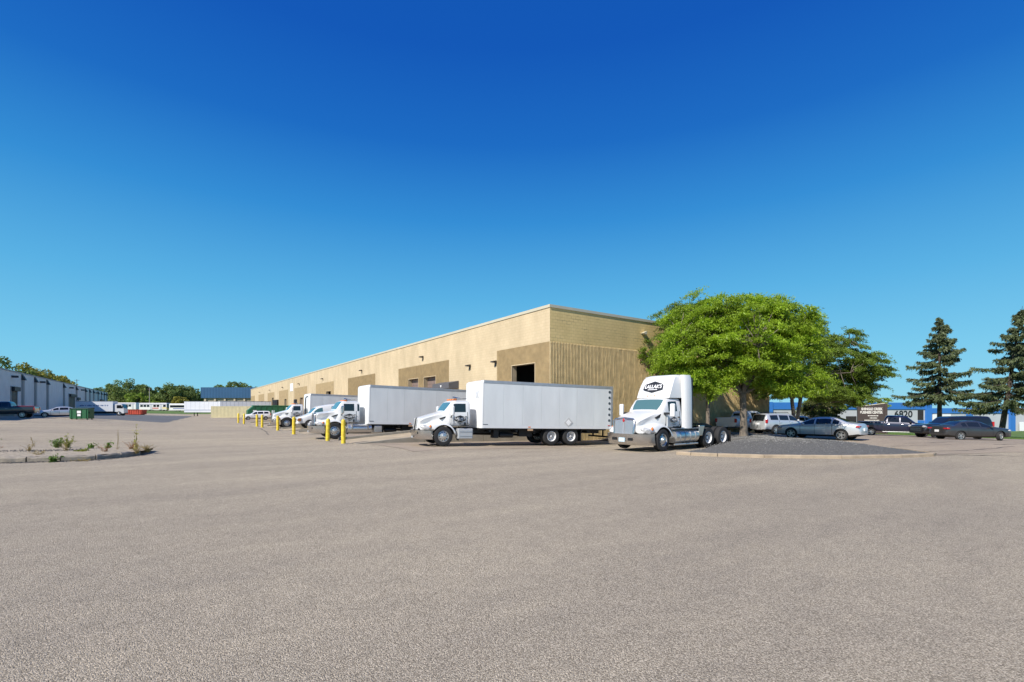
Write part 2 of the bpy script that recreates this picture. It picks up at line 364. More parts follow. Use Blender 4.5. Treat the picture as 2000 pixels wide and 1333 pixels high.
# ------------------------------------------------------------------ the tan warehouse
WX, WY, WTOP, WBAND, WEND, WRIGHT, WBASE = 20.25, 24.9, 8.72, 6.43, 189.5, 48.4, -1.2
WH = empty('warehouse', (WX, WY, 0)); tag(WH, 'long tan painted block warehouse with truck docks and ribbed front wall', 'building')
def wpart(mb, name, m, **k):
    mb.v = [(x - WX, y - WY, z) for x, y, z in mb.v]; return mb.build(name, m, WH, **k)
panels = [(24.93, 31.4), (39.5, 51.8), (59.7, 71.6), (79.6, 92.0), (99.2, 111.9), (119.1, 131.5), (138.6, 150.2), (157.2, 169.5), (178.3, 189.4)]
doors = {0: [(26.5, 29.3, 0.9, 5.1, 'open')], 1: [(42.2, 44.9, 0.9, 5.1, 'roll'), (46.3, 48.9, 0.9, 5.1, 'roll')], 2: [(62.5, 65.2, 0.9, 4.6, 'roll')], 3: [(81.3, 84.3, 0.9, 4.9, 'open')],
         4: [(103, 106, 0.9, 4.3, 'roll')], 5: [(121, 123.6, .9, 4.3, 'open')], 6: [(139.6, 142.5, 0.9, 5.0, 'open')], 7: [(160, 163, .9, 4.4, 'roll')], 8: [(180.5, 183.5, 0.9, 4.7, 'open')]}
def wall_rects(mb, a0, a1, z0, z1, holes, x):
    A = sorted({a0, a1, *[h for o in holes for h in o[:2]]}); Zs = sorted({z0, z1, *[h for o in holes for h in o[2:4]]})
    for i in range(len(A) - 1):
        for j in range(len(Zs) - 1):
            am, zm = (A[i] + A[i + 1]) / 2, (Zs[j] + Zs[j + 1]) / 2
            if any(o[0] < am < o[1] and o[2] < zm < o[3] for o in holes): continue
            mb.add([(x, A[i], Zs[j]), (x, A[i + 1], Zs[j]), (x, A[i + 1], Zs[j + 1]), (x, A[i], Zs[j + 1])], [(0, 3, 2, 1)])
allh = [o for k in doors for o in doors[k]]
mb = MB(); wall_rects(mb, WY, WEND, WBASE, WTOP, allh, WX)
wpart(mb, 'dock_wall', CREAM)
mb = MB().add([(WX, WY, WBAND), (WRIGHT, WY, WBAND), (WRIGHT, WY, WTOP), (WX, WY, WTOP)], [(0, 1, 2, 3)])
wpart(mb, 'front_wall', CREAMR)
mb = MB().add([(WX, WY + .05, WBASE), (WRIGHT, WY + .05, WBASE), (WRIGHT, WY + .05, WBAND), (WX, WY + .05, WBAND)], [(0, 1, 2, 3)])
mb.add([(WX, WY, WBAND), (WRIGHT, WY, WBAND), (WRIGHT, WY + .05, WBAND), (WX, WY + .05, WBAND)], [(0, 1, 2, 3)])
wpart(mb, 'lower_front_wall', RIBG)
mb = MB().add([(WRIGHT, WY, WBASE), (WRIGHT, WEND, WBASE), (WRIGHT, WEND, WTOP), (WRIGHT, WY, WTOP)], [(0, 1, 2, 3)])
mb.add([(WX, WEND, WBASE), (WRIGHT, WEND, WBASE), (WRIGHT, WEND, WTOP), (WX, WEND, WTOP)], [(0, 3, 2, 1)])
wpart(mb, 'rear_wall', CREAM)
wpart(MB().add([(WX + .1, WY + .1, WTOP - .25), (WRIGHT - .1, WY + .1, WTOP - .25), (WRIGHT - .1, WEND - .1, WTOP - .25), (WX + .1, WEND - .1, WTOP - .25)], [(0, 1, 2, 3)]), 'roof', ROOFM)
mb = MB().box(WX - .06, WX + .3, WY - .06, WEND + .06, WTOP - .02, WTOP + .17); mb.box(WX + .3, WRIGHT + .06, WY - .06, WY + .3, WTOP - .02, WTOP + .17)
mb.box(WRIGHT - .24, WRIGHT + .06, WY + .3, WEND + .06, WTOP - .02, WTOP + .17)
wpart(mb, 'coping', COPING)
# split ribs of the front wall and the tan dock bays
r = random.Random(11); mb = MB(); n = int((WRIGHT - WX) / 0.1355)
for i in range(n):
    x = WX + 0.004 + i * 0.1355; z = WBASE
    while z < WBAND - .01:
        z1 = min(z + 0.2032 * r.choice((1, 1, 2, 3)), WBAND); d = r.uniform(0.0, 0.010) if z1 < WBAND - .05 else 0.0
        w = r.uniform(0.056, 0.062); mb.box(x + r.uniform(0, .004), x + w, WY - .035 + d, WY + .06, z, z1 - .001); z = z1
o = wpart(mb, 'split_rib', RIB); o['kind'] = 'stuff'
for k, (a, b) in enumerate(panels):
    mb = MB(); hs = doors.get(k, [])
    wall_rects(mb, a, b, WBASE, WBAND, hs, WX - .012); wpart(mb, 'tan_bay', TANB)
    if k < 3:
        mb = MB()
        for i in range(int((b - a) / 0.1016)):
            y = a + .03 + i * .1016; segs = [(WBASE, WBAND)]
            for h in hs:
                if h[0] - .06 < y < h[1] + .02: segs = [(h[3] + .02, WBAND)]
            for z0, z1 in segs: mb.box(WX - .04, WX - .013, y, y + .05, z0, z1 - .004)
        o = wpart(mb, 'bay_rib', TANB); o['kind'] = 'stuff'
    for (y0, y1, z0, z1, kind) in hs:
        mb = MB(); dp = .38      # deep reveal
        xa, xb = WX - .05, WX + dp
        mb.add([(xa, y0, z0), (xb, y0, z0), (xb, y0, z1), (xa, y0, z1)], [(0, 1, 2, 3)]); mb.add([(xa, y1, z0), (xb, y1, z0), (xb, y1, z1), (xa, y1, z1)], [(0, 3, 2, 1)])
        mb.add([(xa, y0, z1), (xb, y0, z1), (xb, y1, z1), (xa, y1, z1)], [(0, 1, 2, 3)]); mb.add([(xa, y0, z0), (xb, y0, z0), (xb, y1, z0), (xa, y1, z0)], [(0, 1, 2, 3)])
        wpart(mb, 'door_reveal', CONC)
        fr = MB(); t = .05
        fr.box(WX - .06, WX - .013, y0 - t, y0, z0, z1 + t); fr.box(WX - .06, WX - .013, y1, y1 + t, z0, z1 + t); fr.box(WX - .06, WX - .013, y0, y1, z1, z1 + t)
        wpart(fr, 'door_frame', CREAM)
        if kind == 'roll':
            dr = wpart(MB().box(WX + dp, WX + dp + .05, y0, y1, z0, z1), 'roll_door', DOORB); sl = MB()
            zz = z0
            while zz < z1 - .3:
                sl.box(WX + dp - .02, WX + dp - .001, y0 + .02, y1 - .02, zz, zz + .3); zz += .32
            sl.v = [(x - WX, y - WY, z) for x, y, z in sl.v]; sl.build('door_slat', DOORB, dr)
        else:
            mb = MB(); X0, X1, Y0, Y1, Z0, Z1 = WX + dp, WX + 9, y0 - 1.5, y1 + 1.5, 0.85, 6.2
            mb.box(X0, X1, Y0, Y1, Z0, Z1); del mb.f[-1]     # open towards the yard
            mb.add([(X0, Y0, Z0), (X0, y0, Z0), (X0, y0, Z1), (X0, Y0, Z1)], [(0, 1, 2, 3)]); mb.add([(X0, y1, Z0), (X0, Y1, Z0), (X0, Y1, Z1), (X0, y1, Z1)], [(0, 1, 2, 3)])
            mb.add([(X0, y0, z1), (X0, y1, z1), (X0, y1, Z1), (X0, y0, Z1)], [(0, 1, 2, 3)])
            wpart(mb, 'door_interior', DARKIN)
LAMPM = mat('bronze_wall_lamp', (0.055, 0.045, 0.035), 0.5)
for y, z in [(45.2, 7.1), (65.1, 7.05), (86.6, 7.05), (106.5, 7.05), (125.7, 7.05), (146, 7.05), (166, 7.05), (35.6, 5.5), (31.55, 5.5)]:
    mb = MB().box(WX - .05, WX, y - .1, y + .1, z - .22, z + .12)
    mb.prism([(WX - .42, z + .04), (WX - .4, z + .14), (WX - .05, z + .2), (WX - .05, z + .02)], y - .16, y + .16)
    wpart(mb, 'wall_lamp', LAMPM)
mb = MB().prism([(WX - 1.0, 3.75), (WX - 1.0, 4.2), (WX - .02, 4.42), (WX - .02, 3.75)], 37.6, 40.9); wpart(mb, 'dock_canopy', mat('canopy_grey', (0.10, 0.10, 0.11), 0.7, var=.1))
wpart(MB().add([(WX - 1.004, 39.0, 4.05), (WX - 1.004, 39.3, 4.05), (WX - 1.004, 39.15, 3.83)], [(0, 1, 2)]), 'canopy_mark', LETTER)
wpart(MB().box(WX - .06, WX - .01, 113.2, 116.4, 5.9, 7.6), 'wall_sign', LETTER)
for y0, y1 in [(131.9, 133.4), (134.2, 135.6), (136.4, 138.0)]:
    wpart(MB().box(WX - .5, WX - .01, y0, y1, .8, 4.3), 'dock_seal', BLACK)
wpart(MB().prism([(WX + 9.0, 7.75), (WX + 9.2, 7.85), (WX + 9.42, 7.95), (WX + 9.4, 7.72), (WX + 9.2, 7.66)], WY - .3, WY), 'flood_lamp', COPING)

# ramps between the docks
def ramp(y0, y1, which):
    x0 = 7.9; x1 = WX - .05; zt = 0.95; rt = empty('dock_ramp', (x0, y0, 0))
    tag(rt, f'sloping concrete ramp up to a dock door, {which}', 'ramp', 'concrete ramps along the docks')
    n = 8; mb = MB()
    def zz(x): return lerp(0.02, zt, (x - x0) / (x1 - x0))
    mb.prism([(0, .02), (x1 - x0, zt), (x1 - x0, -.6), (0, -.6)], 0, y1 - y0); mb.build('deck', CONC, rt)
    for k in range(3):
        xa = lerp(x0, x1, k / 3) - x0 + .01; xb = lerp(x0, x1, (k + 1) / 3) - x0 - .01
        mb = MB().prism([(xa, zz(xa + x0) + .004), (xb, zz(xb + x0) + .004), (xb, -.62), (xa, -.62)], -.16, -.003); mb.build('side_wall', CONCD, rt, bevel=.01)
        mb = MB().prism([(xa, zz(xa + x0) + .15), (xb, zz(xb + x0) + .15), (xb, -.62), (xa, -.62)], y1 - y0 + .003, y1 - y0 + .18); mb.build('side_kerb', CONCD, rt, bevel=.012)
for (a, b), w in zip([(26.7, 29.9), (38.7, 42.0), (46.5, 49.7), (55.6, 59.0), (70.6, 74.6)],
                     ['between the two nearest white box trucks', 'between a box truck and the cargo van', 'with the white cargo van parked on it', 'beyond the third box truck', 'beside the white estate car']): ramp(a, b, w)

# bollards
bprof = [(0.0001, 1.36), (0.06, 1.345), (0.10, 1.30), (0.115, 1.24), (0.118, 0.0)]
bm_ = MB(); bm_.lathe([(r_, z) for r_, z in bprof], 20); bm_.v = [(x, -z, y) for x, y, z in bm_.v]
bme = bm_.mesh('bollard', YEL, 40)
bsl = MB(); bsl.lathe([(0.24, 0.0), (0.235, 0.02), (0.118, 0.03)], 20); bsl.v = [(x, -z, y) for x, y, z in bsl.v]; bsme = bsl.mesh('footing', CONCD)
ords = ['first', 'second', 'third', 'fourth', 'fifth', 'sixth', 'seventh', 'eighth']
for k, (x, y, lean) in enumerate([(7.35, 26.9, 0), (7.2, 29.7, 1.2), (7.0, 38.9, -.8), (7.1, 46.7, .5), (6.96, 55.5, 0), (6.9, 59.0, -1), (6.7, 70.0, .6), (6.6, 76.0, 0)]):
    b = link('bollard', bme, loc=(x, y, g(x, y)), rot=(R_(lean), R_(lean * .6), k * 1.3))
    tag(b, f'{ords[k]} yellow steel bollard along the docks, counted from the warehouse corner', 'bollard', 'yellow bollards guarding the dock ramps')
    link('footing', bsme, b)

# ------------------------------------------------------------------ vehicles
def body_loft(P):
    """closed body of a vehicle, x forward. P: top, belt, half (tables over x), bottom, roof half width, wins, screens, seams"""
    xs = set()
    for k in ('top', 'belt', 'half'): xs |= {round(p[0], 4) for p in P[k]}
    lo, hi = min(p[0] for p in P['top']), max(p[0] for p in P['top'])
    for a, b in P['wins'] + P['screens']: xs |= {a, b}
    for s in P.get('seams', []): xs |= {s - .007, s + .007}
    x = lo
    while x < hi: xs.add(round(x, 3)); x += P.get('step', .22)
    xs = sorted(x for x in xs if lo <= x <= hi); X = [xs[0]]
    imp = {round(a, 4) for s in P.get('seams', []) for a in (s - .007, s + .007)} | {round(a, 4) for w in P['wins'] + P['screens'] for a in w}
    for x in xs[1:]:
        if x - X[-1] < .03 and round(x, 4) not in imp: continue
        if x - X[-1] < .03 and round(X[-1], 4) not in imp and len(X) > 1: X[-1] = x; continue
        if x - X[-1] > .002: X.append(x)
    rings = []
    for x in X:
        zt, zb_, w = interp(P['top'], x), interp(P['belt'], x), interp(P['half'], x)
        bot = interp(P['bottom'], x) if isinstance(P['bottom'], list) else P['bottom']
        zb_ = min(zb_, zt - .02); gh = zt - zb_; t = max(0, min(1, (gh - .08) / .3)); wr = P['roof']
        zm = lerp(bot, zb_, .48); tk = P.get('tuck', .955)
        h = [(0, bot), (w * .86, bot), (w * .965, lerp(bot, zb_, .16)), (w, zm), (w * .992, lerp(bot, zb_, .86)), (w * tk, zb_),
             (lerp(w * .90, wr, t), zb_ + gh * lerp(.6, .87, t)), (lerp(w * .7, wr * .86, t), zb_ + gh * lerp(.88, .97, t)), (lerp(w * .35, wr * .43, t), zb_ + gh * .99), (0, zt)]
        rings.append([(x, y, z) for y, z in h] + [(x, -y, z) for y, z in h[-2:0:-1]])
    n = len(rings[0]); V = [p for r_ in rings for p in r_]; Fc = []; Mi = []
    for i in range(len(X) - 1):
        xm = (X[i] + X[i + 1]) / 2
        for j in range(n):
            s = j if j < 9 else n - 1 - j
            mi = 0
            if any(abs(xm - q) < .0071 for q in P.get('seams', [])) and 1 < s < 5: mi = 2
            if s == 5 and any(a < xm < b for a, b in P['wins']): mi = 1
            if s in (7, 8) and any(a < xm < b for a, b in P['screens']): mi = 3
            if s in (0, 1) and P.get('clad'): mi = 2
            Fc.append((i * n + j, i * n + (j + 1) % n, (i + 1) * n + (j + 1) % n, (i + 1) * n + j)); Mi.append(mi)
    Fc.append(tuple(reversed(range(n)))); Mi.append(0); Fc.append(tuple((len(X) - 1) * n + j for j in range(n))); Mi.append(0)
    me = bpy.data.meshes.new('tmp'); me.from_pydata(V, [], Fc); me.polygons.foreach_set('material_index', Mi)
    bm = bmesh.new(); bm.from_mesh(me); bmesh.ops.recalc_face_normals(bm, faces=bm.faces); bm.to_mesh(me); bm.free()
    return me
def carve(me, mats, arches, W, sub=1, depth=.42):
    """smooth the body and cut real wheel openings: arches = [(x, z, r)]"""
    for m in mats: me.materials.append(m)
    o = bpy.data.objects.new('tmp', me); COL.objects.link(o); tmp = [o]
    if sub:
        s = o.modifiers.new('s', 'SUBSURF'); s.levels = sub; s.render_levels = sub
    if arches:
        cb = MB()
        for (ax, az, ar) in arches:
            for sgn in (1, -1):
                cb.lathe([(0.0001, sgn * (W - depth)), (ar, sgn * (W - depth)), (ar, sgn * (W + .5)), (0.0001, sgn * (W + .5))], 28, (ax, 0, az))
        cm = cb.mesh('cut', mats[0]); bmx = bmesh.new(); bmx.from_mesh(cm); bmesh.ops.remove_doubles(bmx, verts=bmx.verts, dist=.002); bmesh.ops.recalc_face_normals(bmx, faces=bmx.faces); bmx.to_mesh(cm); bmx.free()
        c = bpy.data.objects.new('cut', cm); COL.objects.link(c); tmp.append(c)
        b = o.modifiers.new('b', 'BOOLEAN'); b.operation = 'DIFFERENCE'; b.object = c; b.solver = 'EXACT'
    dg = bpy.context.evaluated_depsgraph_get(); ev = o.evaluated_get(dg)
    out = bpy.data.meshes.new_from_object(ev)
    for t in tmp: bpy.data.objects.remove(t)
    for p in out.polygons:
        for (ax, az, ar) in arches:
            d = math.hypot(p.center.x - ax, p.center.z - az)
            if d < ar * 1.015 and (abs(p.normal.y) < .5 and (p.center.x - ax) * p.normal.x + (p.center.z - az) * p.normal.z < 0 or abs(p.center.y) < W - depth + .03): p.material_index = 2
    return out
def split_parts(me, names, mats, parent, one=(0, 2), angle=38):
    """one object for each material; glass falls apart into single panes"""
    groups = {}
    par = list(range(len(me.vertices)))
    def find(a):
        while par[a] != a: par[a] = par[par[a]]; a = par[a]
        return a
    for p in me.polygons:
        if p.material_index not in one:
            vs = list(p.vertices)
            for v in vs[1:]: par[find(v)] = find(vs[0])
    for p in me.polygons:
        k = (p.material_index, 0 if p.material_index in one else find(p.vertices[0])); groups.setdefault(k, []).append(p)
    res = {}
    for (mi, c), polys in groups.items():
        if len(polys) < 1: continue
        idx = {}; V = []; Fc = []
        for p in polys:
            f = []
            for v in p.vertices:
                if v not in idx: idx[v] = len(V); V.append(me.vertices[v].co[:])
                f.append(idx[v])
            Fc.append(f)
        m2 = bpy.data.meshes.new(names[mi]); m2.from_pydata(V, [], Fc); m2.materials.append(mats[mi])
        m2.polygons.foreach_set('use_smooth', [True] * len(Fc)); m2.set_sharp_from_angle(angle=R_(angle))
        res.setdefault(mi, []).append(link(names[mi], m2, parent))
    bpy.data.meshes.remove(me)
    return res
WHEELS = {}
def wheel_meshes(key, r_, w, rim, style, rimmat):
    if key in WHEELS: return WHEELS[key]
    t = MB().lathe([(rim, -w * .38), (rim + .015, -w * .48), (r_ * .86, -w * .5), (r_ * .965, -w * .44), (r_, -w * .3), (r_, w * .3), (r_ * .965, w * .44), (r_ * .86, w * .5), (rim + .015, w * .48), (rim, w * .38), (rim * .98, w * .1), (rim * .98, -w * .38), (rim, -w * .38)], 32)
    tm = t.mesh('tyre', TYRE, 35)
    m = MB(); dk = MB()
    if style == 'disc':      # polished truck disc with hand holes, outer face at +y
        m.lathe([(rim, w * .40), (rim * .95, w * .42), (rim * .9, w * .33), (rim * .86, w * .22), (rim * .55, w * .34), (rim * .5, w * .46), (rim * .36, w * .48), (rim * .33, w * .62), (rim * .25, w * .66), (0.0001, w * .66)], 30)
        for k in range(10):
            a = 2 * math.pi * k / 10; dk.lathe([(0.0001, 0), (rim * .095, 0), (rim * .095, -.02)], 8, (rim * .72 * math.cos(a), w * .32, rim * .72 * math.sin(a)))
    elif style == 'deep':    # dual wheel: dished in, white flange
        m.lathe([(rim, w * .42), (rim * .93, w * .44), (rim * .9, w * .2), (rim * .84, -w * .30), (rim * .5, -w * .34), (rim * .42, -w * .2), (rim * .36, w * .1), (rim * .26, w * .16), (0.0001, w * .16)], 30)
        for k in range(8):
            a = 2 * math.pi * k / 8; dk.lathe([(0.0001, 0), (rim * .11, 0), (rim * .11, -.02)], 8, (rim * .68 * math.cos(a), -w * .315, rim * .68 * math.sin(a)))
    else:                    # car wheel with open spokes over a dark drum
        nsp = style
        m.lathe([(rim, w * .38), (rim * .97, w * .45), (rim * .9, w * .44), (rim * .88, w * .1)], 30); m.lathe([(rim * .24, w * .2), (rim * .22, w * .4), (0.0001, w * .41)], 16)
        for k in range(nsp):
            for da in (-.11, .11):
                a = 2 * math.pi * k / nsp + .3; M = Matrix.Rotation(-a, 4, 'Y')
                m.prism([(rim * .12, da * rim * .4 - .016), (rim * .93, da * rim * 1.5 - .014), (rim * .93, da * rim * 1.5 + .014), (rim * .12, da * rim * .4 + .016)], w * .30, w * .40)
                for q in range(8): m.v[-8 + q] = tuple(M @ Vector(m.v[-8 + q]))
        dk.lathe([(rim * .9, w * .12), (0.0001, w * .14)], 20)
    WHEELS[key] = (tm, m.mesh('rim', rimmat, 30), dk.mesh('rim_recess', BLACK))
    return WHEELS[key]
def wheel(parent, key, x, y, z, side, steer=0.0):
    tm, rm, dm = WHEELS[key]
    o = link('wheel', tm, parent, loc=(x, y, z), rot=(0, rnd.uniform(0, 6), (0 if side > 0 else math.pi) + R_(steer)))
    link('rim', rm, o); link('rim_recess', dm, o)['kind'] = 'stuff'
    return o
wheel_meshes('truck_front', .505, .29, .295, 'disc', POLISH); wheel_meshes('truck_rear', .505, .27, .295, 'deep', RIMW)
wheel_meshes('car', .335, .215, .225, 5, POLISH); wheel_meshes('car_black', .345, .225, .24, 5, POLISH); wheel_meshes('suv', .385, .26, .25, 6, POLISH); wheel_meshes('van', .37, .24, .225, 'disc', RIMW)
def ellipsoid(mb, c, r_, seg=12, rg=7, M=None):
    R = []
    for i in range(rg + 1):
        t = math.pi * (i + .001) / (rg + .002); R.append([(c[0] + r_[0] * math.sin(t) * math.cos(2 * math.pi * j / seg), c[1] + r_[1] * math.sin(t) * math.sin(2 * math.pi * j / seg), c[2] - r_[2] * math.cos(t)) for j in range(seg)])
    if M: R = [[tuple(M @ Vector(p)) for p in q] for q in R]
    return mb.rings(R)

def badge(parent, origin, right, up, w):
    """dark hexagonal company badge, white name and a thin line under it"""
    X = Vector(right).normalized(); Z = X.cross(Vector(up).normalized()).normalized(); Y = Z.cross(X); O = Vector(origin)
    def P(a, b, c=0): return tuple(O + X * a * w + Y * b * w + Z * c)
    pts = [(-.5, -.13), (-.47, .10), (-.40, .14), (0, .27), (.40, .14), (.47, .10), (.5, -.13), (.40, -.17), (0, -.28), (-.40, -.17)]
    b = MB().add([P(a, c, .004) for a, c in pts], [tuple(range(10))]).build('badge', INK, parent)
    text(b, "LALLAK'S", w * .235, P(0, .0, .008), X, Y, LETTER, bold=w * .007, sx=.90)
    MB().add([P(-.24, -.155, .007), P(.24, -.155, .007), P(.24, -.125, .007), P(-.24, -.125, .007)], [(0, 1, 2, 3)]).build('badge_line', LETTER, b)
    return b

def box_truck(label, loc, yaw, pitch, style, box_len=8.57, tandem=True):
    T = empty('box_truck', loc, yaw, pitch); tag(T, label, 'truck', 'white box trucks at the docks')
    hi = style == 'upright'
    if hi:   # tall square hood, flat screen
        P = dict(top=[(1.02, 1.58), (.9, 1.64), (.3, 1.74), (-.08, 1.80), (-.42, 2.34), (-.55, 2.44), (-1.4, 2.46), (-1.62, 2.40)], belt=[(1.02, 1.25), (0, 1.55), (-.3, 1.68), (-1.62, 1.70)],
                 half=[(1.02, .56), (.6, .64), (0, .84), (-.35, 1.0), (-1.62, 1.04)])
    else:
        P = dict(top=[(1.2, 1.22), (1.14, 1.38), (1.0, 1.46), (.4, 1.66), (-.1, 1.80), (-.50, 2.34), (-.66, 2.42), (-1.4, 2.44), (-1.6, 2.38)], belt=[(1.2, 1.1), (0, 1.52), (-.25, 1.68), (-1.6, 1.70)],
                 half=[(1.2, .50), (1.1, .60), (.5, .72), (0, .88), (-.35, 1.01), (-1.6, 1.04)])
    P.update(bottom=[(1.2, .86), (.3, .88), (-.1, 1.0), (-1.6, 1.02)], roof=.93, wins=[(-1.24, -.58)] + ([(-1.56, -1.40)] if hi else []), screens=[(-.47, -.13)], seams=[-.46, -1.36], step=.2, tuck=.975)
    me = carve(body_loft(P), [WHITE, GLASSC, TRIM, GLASST], [], 1.05)
    split_parts(me, ['cab', 'door_window', 'seam', 'windscreen'], [WHITE, GLASSC, TRIM, GLASST], T, one=(0,))
    for s in (1, -1):    # fenders flow forward into the headlamps
        if hi: tp = [(1.05, .98), (.85, 1.12), (.45, 1.22), (0, 1.24), (-.4, 1.14), (-.66, .92), (-.8, .70)]
        else: tp = [(1.18, .98), (1.0, 1.08), (.45, 1.22), (0, 1.23), (-.4, 1.13), (-.64, .90), (-.74, .62)]
        rg = []
        for x, z in [(a, interp(tp, a)) for a in np.linspace(tp[0][0], tp[-1][0], 13)]:
            yo = 1.20 - max(0, x - .5) * .32; b = .78 if x > .4 else .6
            b = min(b, z - .1); rg.append([(x, s * .5, b), (x, s * yo, b), (x, s * yo, lerp(b, z, .6)), (x, s * (yo - .05), lerp(b, z, .9)), (x, s * (yo - .2), z), (x, s * .5, z + .05)])
        mm = MB().rings(rg).mesh('f', WHITE)
        split_parts(carve(mm, [WHITE, WHITE, TRIM], [(0, .505, .60)], 1.2, 1, 0.75), ['fender', 'fender', 'wheel_liner'], [WHITE, WHITE, TRIM], T)
        hl = ellipsoid(MB(), (0, 0, 0), (.30, .10, .125), M=Matrix.Translation((.92, s * 1.03, .95)) @ Matrix.Rotation(s * R_(-26), 4, 'Z') @ Matrix.Rotation(R_(-10), 4, 'Y'))
        h = hl.build('headlamp', LENS, T, smooth=60); ellipsoid(MB(), (.70, s * 1.13, 1.0), (.07, .05, .09)).build('turn_signal', AMBER, h, smooth=60)
        mr = MB().box(-.46, -.30, s * 1.32, s * 1.56, 1.60, 2.10); mo = mr.build('mirror', (WHITE if not hi else CHROME), T, bevel=.06, segs=3)
        MB().box(-.465, -.461, s * 1.35, s * 1.53, 1.65, 2.05).build('mirror_glass', GLASS, mo); MB().tube([(-.42, s * 1.0, 1.5), (-.42, s * 1.34, 1.66)], .025).build('mirror_arm', TRIM, mo)
        MB().prism([(.18, 1.43), (-.22, 1.57), (-.26, 1.50), (.12, 1.38)], s * .84, s * .93).build('hood_vent', TRIM, T)
        wheel(T, 'truck_front', 0, s * 1.04, .505, s)
        MB().box(-.84, -.80, s * .86, s * 1.16, .28, .75).build('mud_flap', BLACK, T)
        MB().box(-.49, -.445, s * 1.052, s * 1.075, 1.12, 1.70).build('door_hinge', WHITE, T); MB().box(-1.30, -1.2, s * 1.05, s * 1.075, 1.52, 1.57).build('door_handle', TRIM, T, bevel=.008)
    badge(T, (-.92, 1.068, 1.44), (-1, 0, 0), (0, 0, 1), .64); badge(T, (-.92, -1.068, 1.44), (1, 0, 0), (0, 0, 1), .64)
    for (a, b, c, d) in ((-1.08, -.8, 1.235, 1.262), (-.99, -.86, 1.13, 1.18), (-1.24, -1.15, 1.08, 1.24)): MB().box(a, b, 1.056, 1.062, c, d).build('door_decal', INK, T)
    # chrome bumper, grille
    pl = [(.62, 1.20), (1.0, 1.12), (1.22, .92), (1.32, .5), (1.34, 0), (1.32, -.5), (1.22, -.92), (1.0, -1.12), (.62, -1.20)]
    rg = [[(x - .04, y, .34), (x, y * 1.0, .40), (x + .035, y * 1.01, .62), (x + .045, y * 1.01, .80), (x - .05, y * .96, .80), (x - .05, y * .96, .34)] for x, y in pl]
    bu = MB().rings(rg).build('bumper', CHROME, T, smooth=40)
    for s in (1, -1): MB().box(1.255, 1.30, s * .58, s * .86, .60, .72).build('fog_lamp_recess', BLACK, bu)
    MB().box(1.385, 1.40, -.15, .15, .37, .48).build('number_plate', mat('plate_grey', (.38, .40, .42), .5), bu)
    gx = 1.03 if hi else 1.2; zt = 1.5 if hi else 1.40
    gr = MB().prism([(gx - .03, .82), (gx + .06, .82), (gx + (.03 if hi else -.02), zt), (gx - .12, zt + .04)], -.46, .46).build('grille', GRILLED if hi else WHITE, T, bevel=.03)
    for k in range(9): MB().prism([(gx + .055, .86), (gx + .075, .86), (gx + (.045 if hi else -.005), zt - .05), (gx + .02 - (.05 if not hi else 0), zt - .05)], -.40 + k * .1 - .012, -.40 + k * .1 + .012).build('grille_bar', CHROME if not hi else GRILLE, gr)
    if hi:
        fr = MB().tube([(gx + .06, -.48, .82), (gx + .05, -.48, 1.5), (gx + .03, -.40, 1.60), (gx + .03, .40, 1.60), (gx + .05, .48, 1.5), (gx + .06, .48, .82)], .03); fr.build('grille_surround', CHROME, gr, smooth=60)
    else: MB().prism([(gx + .06, .82), (gx + .10, .84), (gx + .02, zt + .02), (gx - .06, zt + .04)], -.03, .03).build('grille_spine', TRIM, gr)
    for k in range(5): ellipsoid(MB(), (-.72 - .015 * abs(k - 2), (k - 2) * .36, 2.455), (.07, .045, .05)).build('marker_lamp', AMBER, T, smooth=60)
    MB().tube([(-.7, .35, 2.56), (-1.15, .35, 2.53)], [.07, .02], 10).build('air_horn', CHROME, T, smooth=50); MB().box(-.9, -.78, .3, .4, 2.43, 2.56).build('horn_bracket', BLACK, T)
    MB().tube([(-.62, .9, 2.46), (-1.3, .9, 2.52)], .012).build('antenna', TRIM, T)
    # steps / tanks
    if hi:
        tk = MB().lathe([(0.0001, -.78), (.30, -.76), (.31, -.7), (.31, .7), (.30, .76), (0.0001, .78)], 24); tk.v = [(y - 1.55, 1.0 + x, .66 + z) for x, y, z in tk.v]
        o = tk.build('fuel_tank', POLISH, T, smooth=40)
        for x in (-1.05, -2.05): MB().box(x - .04, x + .04, .98, 1.325, .62, .99).build('tank_strap', CHROME, o)
        MB().box(-2.0, -1.1, 1.26, 1.36, .62, .66).build('step_plate', ALU, o); MB().box(-2.0, -1.1, 1.26, 1.34, .84, .88).build('step_plate', ALU, o)
        MB().box(-3.0, -2.5, .75, 1.25, .42, .85).build('battery_box', POLISH, T, bevel=.03)
    else:
        o = MB().box(-1.62, -.78, .7, 1.18, .36, .92).build('step_box', mat('step_grey', (.52, .53, .54), .4, .4), T, bevel=.05)
        for z in (.50, .74): MB().box(-1.55, -.85, 1.17, 1.20, z, z + .03).build('step_tread', ALU, o)
        MB().box(-.95, -1.62, .6, 1.10, .94, 1.0).build('step_bracket', BLACK, T)
    xr = -(1.97 + box_len)
    for s in (1, -1): MB().box(1.0, xr + .4, s * .36, s * .46, .66, .94).build('frame_rail', BLACK, T)
    MB().box(-2.0, xr + .3, -1.05, 1.05, .86, .945).build('sub_floor', BLACK, T)
    for x in (-2.6, -4.2, -5.3, -8.9): MB().box(x - .06, x + .06, -1.15, 1.15, .74, .86).build('cross_member', BLACK, T)
    at = MB().lathe([(0.0001, -.42), (.13, -.40), (.14, -.34), (.14, .34), (.13, .40), (0.0001, .42)], 16); at.v = [(y - 3.7, .8 + x, .55 + z) for x, y, z in at.v]; at.build('air_tank', BLACK, T, smooth=40)
    MB().tube([(-2.1, -.2, .6), (-6.2, 0, .52)], .07).build('drive_shaft', BLACK, T)
